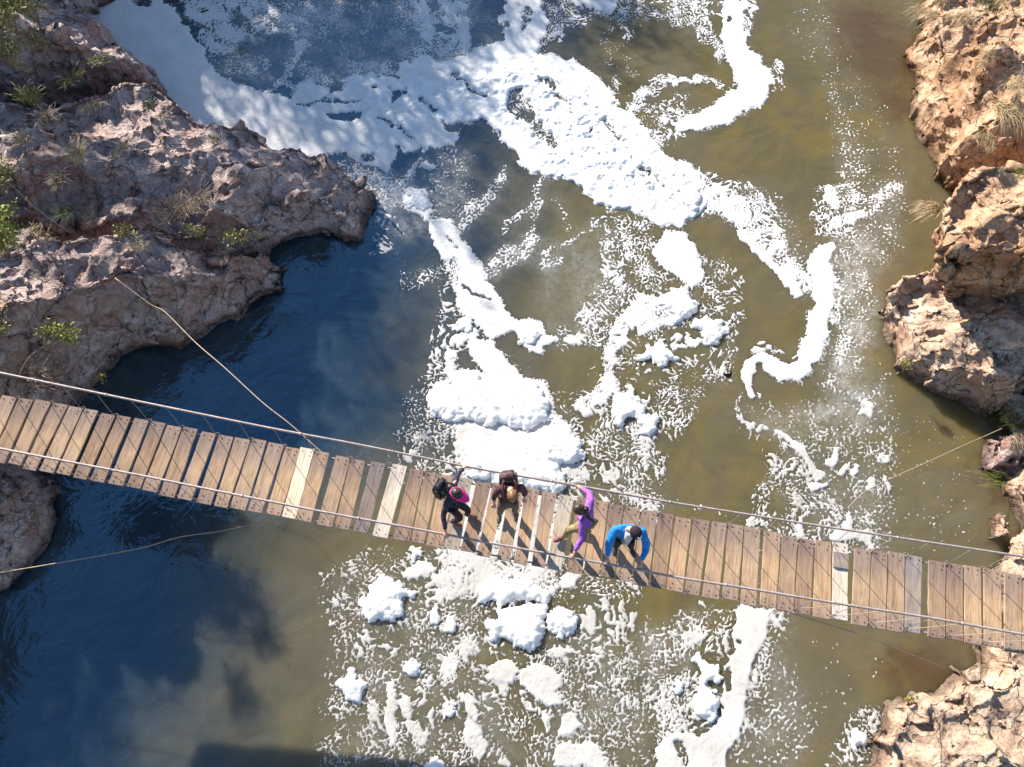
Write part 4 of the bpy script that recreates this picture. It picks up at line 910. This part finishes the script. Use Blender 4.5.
mb.tube([c+ro @ V((math.cos(a)*.096, math.sin(a)*.110-.008, .045)) for a in [2*math.pi*k/24 for k in range(25)]], .013, 6)
mb.build('visor', PK, r1)
# --- walker looking down with brown hair
r2, P2, ro2 = person('person with short light brown hair in a dark maroon jacket looking down at the planks',
  {'head':(512.5,496,1.43+d0(510)),'neck':(510.5,491,1.36+d0(510)),'chest':(509.5,489,1.22+d0(510)),'pelvis':(508,498.5,.88+d0(510)),
   'shL':(520,486.5,1.27+d0(510)),'elL':(524.5,491,1.03+d0(510)),'haL':(524.5,499,.85+d0(510)),
   'shR':(499.5,488,1.27+d0(510)),'elR':(494.5,495,1.03+d0(510)),'haR':(494,504,.84+d0(510)),
   'hipL':(513,499.5,.86+d0(510)),'knL':(515.5,507,.48+d0(510)),'anL':(514.5,511,.09+d0(510)),'toL':(515.5,517.5,.04+d0(510)),
   'hipR':(503.5,500.5,.86+d0(510)),'knR':(501,508.5,.48+d0(510)),'anR':(499.5,513.5,.09+d0(510)),'toR':(499,520,.04+d0(510))},
  V((.08,-.75,-.62)), V((.02,-.55,.83)), {'top': cloth('maroon_jacket', (.10,.045,.05)), 'legs': cloth('khaki_trousers', (.17,.13,.10)), 'shoe': mat('grey_shoe', (.16,.12,.10)), 'bulk': 1.0, 'long': .12}, (False, False), sleeve=.55)
hair(P2, ro2, hairmat('brown_hair', (.10,.045,.018), (.34,.19,.08)), r2, 1.0)
# --- woman in purple
r3, P3, ro3 = person('person in a purple long sleeved top with a dark ponytail holding both handrails',
  {'head':(579.5,510,1.40+d0(580)),'neck':(584,510.5,1.31+d0(580)),'chest':(587,511.5,1.17+d0(580)),'pelvis':(586,524,.84+d0(580)),
   'shL':(581.5,520,1.21+d0(580)),'elL':(582.3,538,1.03+d0(580)),'haL':(573.5,554.3,.93+d0(580)),
   'shR':(590.5,503.5,1.24+d0(580)),'elR':(590.3,494,1.08+d0(580)),'haR':(581.2,487.9,.945+d0(580)),
   'hipL':(583,527,.81+d0(580)),'knL':(570.5,529,.50+d0(580)),'anL':(563,537,.09+d0(580)),'toL':(556,540.5,.04+d0(580)),
   'hipR':(588,522,.81+d0(580)),'knR':(583,528,.45+d0(580)),'anR':(587,531,.09+d0(580)),'toR':(580,532,.04+d0(580))},
  V((-.86,.1,-.45)), V((-.45,.12,.88)), {'top': cloth('purple_top', (.33,.12,.50)), 'legs': cloth('olive_trousers', (.30,.25,.13)), 'shoe': mat('maroon_shoe', (.20,.07,.09)), 'bulk': .98, 'topname': 'shirt'}, pants_r=.95)
hd = P3['head']; bh = hairmat('dark_hair', (.02,.012,.010), (.075,.045,.035))
hair(P3, ro3, bh, r3, 1.06, pony=[hd+ro3 @ V((0,-.09,.05)), hd+ro3 @ V((0,-.16,.06)), unp(587,515,1.36+d0(585)), unp(590.5,519.5,1.31+d0(585)), unp(593.5,522,1.27+d0(585))])
# --- man in blue leaning on the lower rail
r4, P4, ro4 = person('person in a bright blue jacket and black cap leaning on the lower handrail',
  {'head':(635.5,533,1.38+d0(630)),'neck':(630.5,529.5,1.33+d0(630)),'chest':(627,530,1.20+d0(630)),'pelvis':(624.5,535,.90+d0(630)),
   'shL':(642,530.5,1.27+d0(630)),'elL':(647,545,1.10+d0(630)),'haL':(641.2,563.5,.94+d0(630)),
   'shR':(614.5,529.5,1.27+d0(630)),'elR':(608.5,544,1.10+d0(630)),'haR':(607.3,558.6,.95+d0(630)),
   'hipL':(630,537,.88+d0(630)),'knL':(631,544,.48+d0(630)),'anL':(631,547,.09+d0(630)),'toL':(633,553,.04+d0(630)),
   'hipR':(620,535.5,.88+d0(630)),'knR':(618,542.5,.48+d0(630)),'anR':(615,545.5,.09+d0(630)),'toR':(614.5,552,.04+d0(630))},
  V((.38,-.72,-.30)), V((.14,-.22,.96)), {'top': cloth('blue_jacket', (.015,.25,.70), .5), 'legs': cloth('dark_trousers', (.03,.03,.04)), 'shoe': mat('dark_shoe', (.05,.05,.06)), 'bulk': 1.15, 'long': .1}, (True, True))
hair(P4, ro4, hairmat('dark_brown_hair', (.03,.02,.015), (.07,.05,.035)), r4, .98)
CAP = cloth('black_cap_cloth', (.032,.018,.028)); mb = MB(); c = P4['head']
mb.ell(c+ro4 @ V((0,-.006,.035)), .104, .118, .112, ro4, 22, 14, fn=lambda v: V((v.x, v.y, max(v.z, -.015))))
cap = mb.build('cap', CAP, r4)
mb = MB(); pts = []
for ring in range(4):
    for k in range(n+1):
        a = math.pi*(.14+.72*k/n); q = ring/3; pts.append(c+ro4 @ V((math.cos(a)*(.098+.004*q), math.sin(a)*(.11+.075*q), .028-.022*q-.02*q*q+.010*math.cos(a)**2*-1)))
fs = [(r_*(n+1)+k, r_*(n+1)+k+1, (r_+1)*(n+1)+k+1, (r_+1)*(n+1)+k) for r_ in range(3) for k in range(n)]
mb.add(pts, fs); mb.add([p-V((0,0,.006)) for p in pts], [f[::-1] for f in fs]); 
b_ = mb.build('brim', CAP, None); b_.parent = cap; b_.matrix_parent_inverse = (cap.matrix_parent_inverse).copy(); b_.matrix_parent_inverse = Matrix.LocRotScale(r4.location, r4.rotation_euler, None).inverted(); b_.parent = r4
# white mark on the cap's front: two interlocking arcs
mb = MB()
def capp(x, z): 
    v = V((x, 0, z)); y = .118*math.sqrt(max(.02, 1-(x/.104)**2-(z/.112)**2)); return c+ro4 @ V((x, -.006+y+.004, .035+z))
for sg in (1, -1):
    arc = [capp(.034*math.cos(a), .070+sg*(.018-.026*math.sin(a))) for a in [math.pi*k/8 for k in range(9)]]
    mb.tube(arc, .009, 5)
q = mb.build('cap_mark', mat('white_mark', (.85,.85,.85)), r4)
# white shirt showing where the jacket is open, below the throat
mb = MB(); fwd = (V((.1,-1,0))).normalized(); cc = P4['chest']
rt = Matrix((V((1,-.1,0)).normalized(), V((.1,.6,-.45)).normalized(), V((.1,.5,.8)).normalized())).transposed()
a0, a1 = P4['neck']+V((-.02,-.05,-.02)), P4['pelvis']+V((0,-.13,.08))
mb.tube(densify([a0, cc+V((-.005,-.145,-.02)), a1], 5), .07, 12)
mb.build('shirt', cloth('grey_white_shirt', (.62,.58,.54)), r4)
# --- backpacks
def backpack(c, out_, up_, w, h, dp, m, strapm, label, P):
    r_ = out_.cross(up_).normalized(); rot = Matrix((r_, out_, up_)).transposed()
    root = empty('backpack', c); tag(root, label, 'backpack')
    bm_ = bmesh.new(); bmesh.ops.create_cube(bm_, size=1)
    for v in bm_.verts: v.co = Vector((v.co.x*w*(.92 if v.co.z > 0 else 1), v.co.y*dp*(.8 if v.co.z > 0 else 1), v.co.z*h))
    bmesh.ops.bevel(bm_, geom=bm_.edges[:], offset=min(w, dp)*.22, segments=4, affect='EDGES')
    bmesh.ops.subdivide_edges(bm_, edges=bm_.edges[:], cuts=2, use_grid_fill=True)
    for v in bm_.verts: v.co = c+rot @ v.co
    me = bpy.data.meshes.new('bag'); bm_.to_mesh(me); bm_.free(); o = link('bag', me, m, root)
    d_ = o.modifiers.new('d', 'DISPLACE'); d_.texture = tex('bp', 'CLOUDS', .08, noise_depth=2); d_.strength = .03; d_.mid_level = .5; bake(o)
    bm_ = bmesh.new(); bmesh.ops.create_cube(bm_, size=1)
    for v in bm_.verts: v.co = Vector((v.co.x*w*.72, v.co.y*.07+dp*.5, v.co.z*h*.45-h*.16))
    bmesh.ops.bevel(bm_, geom=bm_.edges[:], offset=.025, segments=3, affect='EDGES')
    for v in bm_.verts: v.co = c+rot @ v.co
    me = bpy.data.meshes.new('pocket'); bm_.to_mesh(me); bm_.free(); link('pocket', me, m, root)
    mb = MB(); mb.tube([c+rot @ V((-.03,.0,h*.5)), c+rot @ V((-.02,0,h*.5+.03)), c+rot @ V((.02,0,h*.5+.03)), c+rot @ V((.03,0,h*.5))], .007, 5); mb.build('handle', strapm, root)
    for s_, sx in (('L', 1), ('R', -1)):
        sh = P['sh'+s_]; ch = P['chest']; s0 = c+rot @ V((sx*w*.3*(1 if (sh-c).dot(r_)*sx > 0 else -1), -dp*.4, h*.42)); fr = -out_
        top_ = sh.lerp(ch, .35)+V((0,0,.115)); mb = MB()
        mb.tube(densify([s0, top_, sh.lerp(ch,.35)+fr*.15+V((0,0,-.03)), sh.lerp(ch,.3)+fr*.08+V((0,0,-.28)), c+rot @ V((0,-dp*.4,-h*.4))], 5), .017, 6); mb.build('strap', strapm, root)
    return root
ch = P1['chest']; o1 = (V((-.9,.38,0))).normalized(); up1 = V((.12,-.05,1)).normalized(); up1 = (up1-o1*up1.dot(o1)).normalized()
backpack(ch+o1*.18+V((0,0,.0)), o1, up1, .30, .46, .20, cloth('black_pack', (.03,.027,.033), .5), mat('black_strap', (.03,.03,.035)), 'black backpack worn by the walker with the pink visor', P1)
ch = P2['chest']; o2 = V((-.1,.98,0)).normalized(); up2 = V((0,-.15,1)).normalized(); up2 = (up2-o2*up2.dot(o2)).normalized()
backpack(ch+o2*.19+V((0,0,-.02)), o2, up2, .33, .42, .24, cloth('maroon_pack', (.15,.085,.09), .6), mat('maroon_strap', (.09,.04,.045)), 'square maroon backpack on the walker looking down at the planks', P2)

def blade_tuft(name, px, py, z, n, L, spread, m, label, group, cat='grass', dirn=None, wdt=.008, rad=.12, seed=1):
    rr = random.Random(seed*31+int(px)); c = unp(px, py, z); mb = MB(); wind = rr.uniform(0, 6.28); el = rr.uniform(1, 2.6); ea = rr.uniform(0, 3.14)
    for k in range(n):
        a = rr.uniform(0, 2*math.pi); r0 = rad*1.25*math.sqrt(rr.random()); u_, v_ = math.cos(a)*r0*el, math.sin(a)*r0; b = c+Vector((u_*math.cos(ea)-v_*math.sin(ea), u_*math.sin(ea)+v_*math.cos(ea), 0))
        a2 = wind+rr.gauss(0, 1.1); l = L*.8*rr.uniform(.35,1.15); lean = spread*rr.uniform(.2,1.3)
        dv = Vector((math.cos(a2), math.sin(a2), 0))*lean
        if dirn: dv = dv*.5+Vector(dirn)*rr.uniform(.5,1.2)
        pts = []
        for s in range(5):
            t_ = s/4; pts.append(b+dv*l*t_+Vector((0,0,1))*l*(t_*.9-.55*t_*t_*min(1.6, dv.length)))
        sd = Vector((-dv.y, dv.x, 0)); sd = sd.normalized() if sd.length > 1e-3 else Vector((1,0,0))
        sd = (sd+Vector((rr.uniform(-.5,.5), rr.uniform(-.5,.5), rr.uniform(-.3,.3)))).normalized()
        vs = []
        for s, p in enumerate(pts): w_ = wdt*(1-.8*s/4); vs += [p-sd*w_, p+sd*w_]
        mb.add(vs, [(2*s, 2*s+1, 2*s+3, 2*s+2) for s in range(4)])
    o = mb.build(name, m, None, False); tag(o, label, cat, group); return o
def shrub(name, px, py, z, rx, ry, rz, nl, ls, m, label, group=None, stems=6, seed=2, cat='shrub', sparse=.0, upv=(0,0,1)):
    rr = random.Random(seed*17+int(px)); c = unp(px, py, z); root = empty(name, c); tag(root, label, cat, group)
    st = MB(); tips = []
    for k in range(stems):
        a = 2*math.pi*k/stems+rr.uniform(-.4,.4); q = rr.uniform(.5,1)
        e = c+Vector((math.cos(a)*rx*q, math.sin(a)*ry*q, rz*rr.uniform(.7,1.4)))
        md_ = c.lerp(e, .5)+Vector((rr.uniform(-.1,.1)*rx, rr.uniform(-.1,.1)*ry, rz*.25)); pts = densify([c-Vector((0,0,.15)), md_, e], 4)
        st.tube(pts, .018*max(.5, rx), 5, r2=.005)
        for j in range(5):
            p = pts[rr.randint(3, len(pts)-1)]; d_ = Vector((rr.gauss(0,1)*rx, rr.gauss(0,1)*ry, rr.gauss(.3,.8)*rz)).normalized()*rr.uniform(.25,.6)*rx
            st.tube([p, p+d_], .007*max(.5, rx), 4, r2=.003); tips.append(p+d_); tips.append(p.lerp(p+d_, .5))
    st.build('stem', M['twig'], root)
    lf = MB()
    for k in range(nl):
        t0 = tips[rr.randrange(len(tips))]; p = t0+Vector((rr.gauss(0,.16)*rx, rr.gauss(0,.16)*ry, rr.gauss(0,.16)*rz))
        u = Vector((rr.gauss(0,1), rr.gauss(0,1), rr.gauss(0,.6))).normalized(); v = u.cross(Vector((rr.gauss(0,1), rr.gauss(0,1), rr.gauss(0,1)))).normalized(); s = ls*rr.uniform(.6,1.3)
        lf.add([p, p+u*s*.5+v*s*.28, p+u*s, p+u*s*.5-v*s*.28], [(0,1,2,3)])
    lf.build('foliage', m, root, False); return root
GL = 'plants growing on the left rocks'; GR = 'grass tufts on the right bank'
shrub('shrub', 14, 28, .9, .75, .75, .5, 1500, .085, M['dryleaf'], 'sparse olive shrub in the top left corner of the photo', GL, 8)
shrub('shrub', 36, 18, .3, .5, .5, .4, 600, .07, M['dryleaf'], 'thin dry shrub just right of the corner shrub', GL, 7, seed=5)
shrub('shrub', 12, 62, .5, .6, .45, .35, 800, .07, M['dryleaf'], 'olive shrub under the corner shrub at the left edge', GL, 7, seed=6)
shrub('shrub', 45, 50, 0, .35, .35, .3, 260, .06, M['dryleaf'], 'small yellowish bush on the brown slope near the corner', GL, 6, seed=7)
shrub('shrub', 4, 250, .1, .62, .62, .5, 1900, .075, M['green'], 'dense bright green bush at the left edge beside the rope', GL, 9)
shrub('shrub', 4, 186, .1, .5, .38, .35, 1000, .065, M['dryleaf'], 'pale olive bush at the left edge where the rope comes in', GL, 8)
shrub('shrub', -2, 330, .2, .38, .6, .3, 600, .065, M['dryleaf'], 'faded bush cut by the left edge above the bridge', GL, 8)
shrub('shrub', 66, 338, -.35, .42, .3, .28, 650, .06, M['green'], 'leafy yellow green twig bush on a curved bare stem', GL, 7)
shrub('shrub', 128, 236, -.7, .22, .22, .2, 120, .065, M['green'], 'small bright weed on the sunlit left rock', GL, 5)
shrub('shrub', 152, 108, -1.2, .2, .2, .12, 220, .05, M['dkgreen'], 'low green cushion plant on the ridge of the left rocks', GL, 5)
shrub('shrub', 198, 233, -1.1, .35, .15, .15, 160, .06, M['green'], 'weed with pale leafy twigs left of the hollow in the rocks', GL, 5)
shrub('shrub', 240, 240, -1.5, .55, .16, .2, 150, .075, M['green'], 'spreading pale leafy branch lying over the cleft in the left rocks', GL, 6, seed=8)
shrub('shrub', 248, 138, -1.5, .1, .08, .06, 60, .04, M['dkgreen'], 'tiny green plant on the reddish rock knob', GL, 4)
shrub('shrub', 100, 378, -1.2, .22, .1, .1, 50, .06, M['green'], 'sprig of bright leaves over the dark water above the bridge', GL, 4)
shrub('shrub', 50, 385, -1.0, .9, .3, .25, 60, .05, M['dryleaf'], 'tangle of bare twigs behind the upper handrail at left', GL, 12, seed=9)
for i, (px, py, z, n, L, m_, lab) in enumerate([
    (78,158,-.6,260,.55,'straw','dry straw grass tuft on the middle of the left rocks'),
    (48,120,-.3,220,.45,'mauvegrass','dull grass patch below the brown cave on the left'),
    (92,108,-.9,120,.35,'straw','thin dry grass on the slope right of the cave'),
    (180,212,-1.2,200,.62,'mauvegrass','drooping dead grass tuft above the dark hollow'),
    (165,220,-1.2,120,.5,'mauvegrass','withered grass strands left of the drooping tuft'),
    (66,212,-.9,160,.42,'dkgreen','green grass tuft in the shaded gully below the rope'),
    (88,220,-1.0,120,.35,'mauvegrass','faded grass hanging in the gully right of the green tuft'),
    (142,246,-.8,70,.28,'straw','short straw tuft beside the bright weed'),
    (40,235,-.6,90,.3,'straw','dry stalks next to the bright green bush'),
    (100,62,-1.0,90,.3,'dryleaf','olive tuft on the reddish rock at the top left'),
    (165,118,-1.4,70,.25,'straw','straw tuft just right of the cushion plant'),
    (62,368,-.9,220,.45,'mauvegrass','brown grass clump above the planks at far left'),
    (30,375,-.8,200,.45,'mauvegrass','brown grass clump between the handrail and the curved stem'),
    (215,140,-1.6,60,.2,'dryleaf','small olive tuft on the upper ridge of the left rocks'),
    (196,203,-1.2,240,.6,'mauvegrass','widest dead grass mat, behind the drooping tuft'),
    (60,180,-.6,200,.4,'mauvegrass','low dull grass mat in the middle of the left rocks'),
    (120,150,-1.0,160,.35,'straw','short straw mat on the sunlit slope of the left rocks'),
    (25,140,-.2,200,.4,'mauvegrass','brown grass mat near the left edge under the olive shrubs'),
    (72,80,-.5,160,.35,'dryleaf','olive grass on the lip of the brown cave'),
    (30,100,.1,220,.45,'dryleaf','olive grass thicket at the left edge below the shrubs'),
    (225,250,-1.7,120,.35,'mauvegrass','dead strands in the cleft under the leafy branch'),
    (80,392,-1.3,160,.4,'mauvegrass','brown grass just above the planks beside the dark water')]):
    blade_tuft('grass_tuft', px, py, z, n, L, 1.0, M[m_], lab, GL, seed=i+1)
for i, (px, py, z, n, L, m_, dr, lab) in enumerate([
    (928,14,-1.4,260,.75,'straw',(-.7,-.5,0),'long straw grass hanging over the water at the top right'),
    (942,6,-1.1,200,.6,'straw',(-.4,.3,0),'straw grass on the very top of the right cliff'),
    (958,22,-.5,160,.4,'straw',None,'straw tuft a step inside the top right cliff edge'),
    (986,4,.2,260,.5,'dryleaf',None,'yellow green tuft at the top edge on the right cliff'),
    (1003,110,.5,420,.85,'straw',(-.3,-.9,0),'big combed straw tussock on the right cliff'),
    (1018,82,.8,260,.7,'straw',(-.4,-.7,0),'straw tussock at the right edge above the big combed one'),
    (985,55,.1,200,.5,'straw',(-.3,-.5,0),'flattened straw grass on the tan rock face'),
    (985,140,.2,220,.5,'straw',(-.2,-.7,0),'straw grass in the notch between the two right cliffs'),
    (1020,172,.7,90,.35,'dryleaf',None,'olive tuft at the right edge in the notch'),
    (934,208,-.9,380,.62,'straw',(-.75,-.45,0),'pale feathery grass clump leaning out over the river from the right cliff'),
    (1012,420,-2.7,220,.7,'dkgreen',(-.5,-.3,0),'dark grass clump in the shade of the right bank'),
    (1020,440,-2.6,200,.7,'mauvegrass',(-.5,-.5,0),'dull grass beside the small round boulder'),
    (1002,482,-2.8,40,.7,'green',(-.9,.1,0),'few bright green blades over the water on the right bank')]):
    blade_tuft('grass_tuft', px, py, z, n, L, .8, M[m_], lab, GR, seed=i+30, dirn=dr, rad=.16)
shrub('weed', 905, 365, -2.6, .14, .12, .1, 110, .055, M['green'], 'bright green weed growing on the pitted cream boulder', None, 4, cat='weed')
shrub('weed', 909, 699, -2.9, .12, .08, .08, 60, .05, M['green'], 'small green weed at the tip of the pale rock below the bridge', None, 4, cat='weed')
# curved bare stem behind the handrail, left
mb = MB(); mb.tube(densify([unp(15,388,-.9), unp(22,370,-.5), unp(32,355,-.3), unp(52,342,-.15), unp(66,335,-.1)], 5), .022, 6, r2=.010)
tag(mb.build('bare_branch', M['twig']), 'curved bare branch rising beside the leafy twig bush at left', 'branch')
# trees on the high ground past the left of the frame: they shade the rocks and darken the pool
def tree(x, y, z, h, r, nl, seed, label):
    rr = random.Random(seed); root = empty('tree', (0, 0, 0)); tag(root, label, 'tree', 'trees on the high left bank')
    tr = MB(); b = Vector((x, y, z-1)); t_ = Vector((x+rr.uniform(-.4,.4), y, z+h*.55)); tr.tube(densify([b, b.lerp(t_, .5)+Vector((.15,0,0)), t_], 4), .2, 8, r2=.1)
    tips = []
    for k in range(16):
        a = rr.uniform(0, 6.28); p = b.lerp(t_, rr.uniform(.6, 1)); e = p+Vector((math.cos(a)*r*rr.uniform(.4,1), math.sin(a)*r*rr.uniform(.4,1), h*rr.uniform(.08,.45)))
        tr.tube(densify([p, p.lerp(e,.5)+Vector((0,0,-.1*r)), e], 3), .06, 5, r2=.015)
        for j in range(5):
            e2 = e+Vector((rr.gauss(0,.35)*r, rr.gauss(0,.35)*r, rr.gauss(0,.3)*r)); tr.tube([p.lerp(e, rr.uniform(.4,1)), e2], .02, 4, r2=.006); tips.append(e2)
    tr.build('trunk', M['bark'], root); lf = MB()
    for k in range(nl):
        p = tips[rr.randrange(len(tips))]+Vector((rr.gauss(0,.17)*r, rr.gauss(0,.17)*r, rr.gauss(0,.13)*r))
        u = Vector((rr.gauss(0,1), rr.gauss(0,1), rr.gauss(0,.6))).normalized(); v = u.cross(Vector((rr.gauss(0,1), rr.gauss(0,1), rr.gauss(0,1)))).normalized(); s = rr.uniform(.10,.2)
        lf.add([p, p+u*s*.5+v*s*.3, p+u*s, p+u*s*.5-v*s*.3], [(0,1,2,3)])
    lf.build('crown', M['dkgreen'], root, False)

def tree_copy(src, x, y, z, rz, sc_, label):
    r = src.copy(); C.objects.link(r); r.location = (x, y, z); r.rotation_euler = (0,0,rz); r.scale = (sc_, sc_, sc_); r['label'] = label
    for ch in src.children:
        c = ch.copy(); C.objects.link(c); c.parent = r
    return r
protos = []
for s_, nl_ in enumerate((4200, 3000, 1300)):
    tree(0, 0, 0, 4.6, 1.9, nl_, 50+s_, 'leafy tree on the rocky slope left of the river'); protos.append([o for o in C.objects if o.name.startswith('tree') and o.type == 'EMPTY'][-1])
SH = Vector((math.cos(R(-54.5)), math.sin(R(-54.5)), 0))/math.tan(R(25))
first = [True]*3
# each crown stands where its shade reaches the pool, the foam chute or the rocks
spots = [(150,20,0),(215,75,1),(300,110,0),(390,110,1),(440,60,0),(500,20,0),(360,15,1),(560,-10,1),(415,175,2),(250,10,0),(330,60,2),
         (330,300,2),(50,560,0),(-10,650,0),(20,790,0),(-60,560,0),(30,500,1),(250,400,2),(-120,640,0),(-100,740,1)]
for i, (px, py, e) in enumerate(spots):
    g_ = unp(px, py, WZ); hc = 8.4+(i % 3)*.5; q = g_-SH*hc; k = e
    lab = 'leafy tree on the rocky slope left of the river'
    base_z = WZ+hc-3.6
    if first[k]: o = protos[k]; first[k] = False; o.location = (q.x, q.y, base_z)
    else: tree_copy(protos[k], q.x, q.y, base_z, i*1.3, .92+.05*(i % 4), lab)


# ------------------------------------------------------------------ light
SE, AZ = R(25), R(-54.5)                     # light travels toward AZ on the ground
sun = bpy.data.lights.new('sun', 'SUN'); sun.energy = 5; sun.angle = R(.5); sun.color = (1,.92,.80)
so = bpy.data.objects.new('sun', sun); C.objects.link(so)
d = Vector((math.cos(AZ)*math.cos(SE), math.sin(AZ)*math.cos(SE), -math.sin(SE)))
so.rotation_euler = d.to_track_quat('-Z', 'Y').to_euler(); so.location = (-20, 30, 30)
w = bpy.data.worlds.new('World'); sc.world = w; w.use_nodes = True; wt = w.node_tree
bg = wt.nodes['Background']; sky = wt.nodes.new('ShaderNodeTexSky'); sky.sky_type = 'NISHITA'; sky.sun_disc = False
sky.sun_elevation = SE; sky.sun_rotation = math.atan2(-d.x, -d.y); sky.altitude = 800; sky.air_density = 1.0; sky.dust_density = .1; sky.ozone_density = 1.2
bg.inputs['Strength'].default_value = .082; wt.links.new(sky.outputs[0], bg.inputs[0])
vs = sc.view_settings; vs.view_transform = 'Standard'; vs.look = 'None'; vs.gamma = 1; vs.exposure = 1.2
sc.cycles.max_bounces = 6; sc.cycles.diffuse_bounces = 3; sc.cycles.glossy_bounces = 3
sc.cycles.use_denoising = True
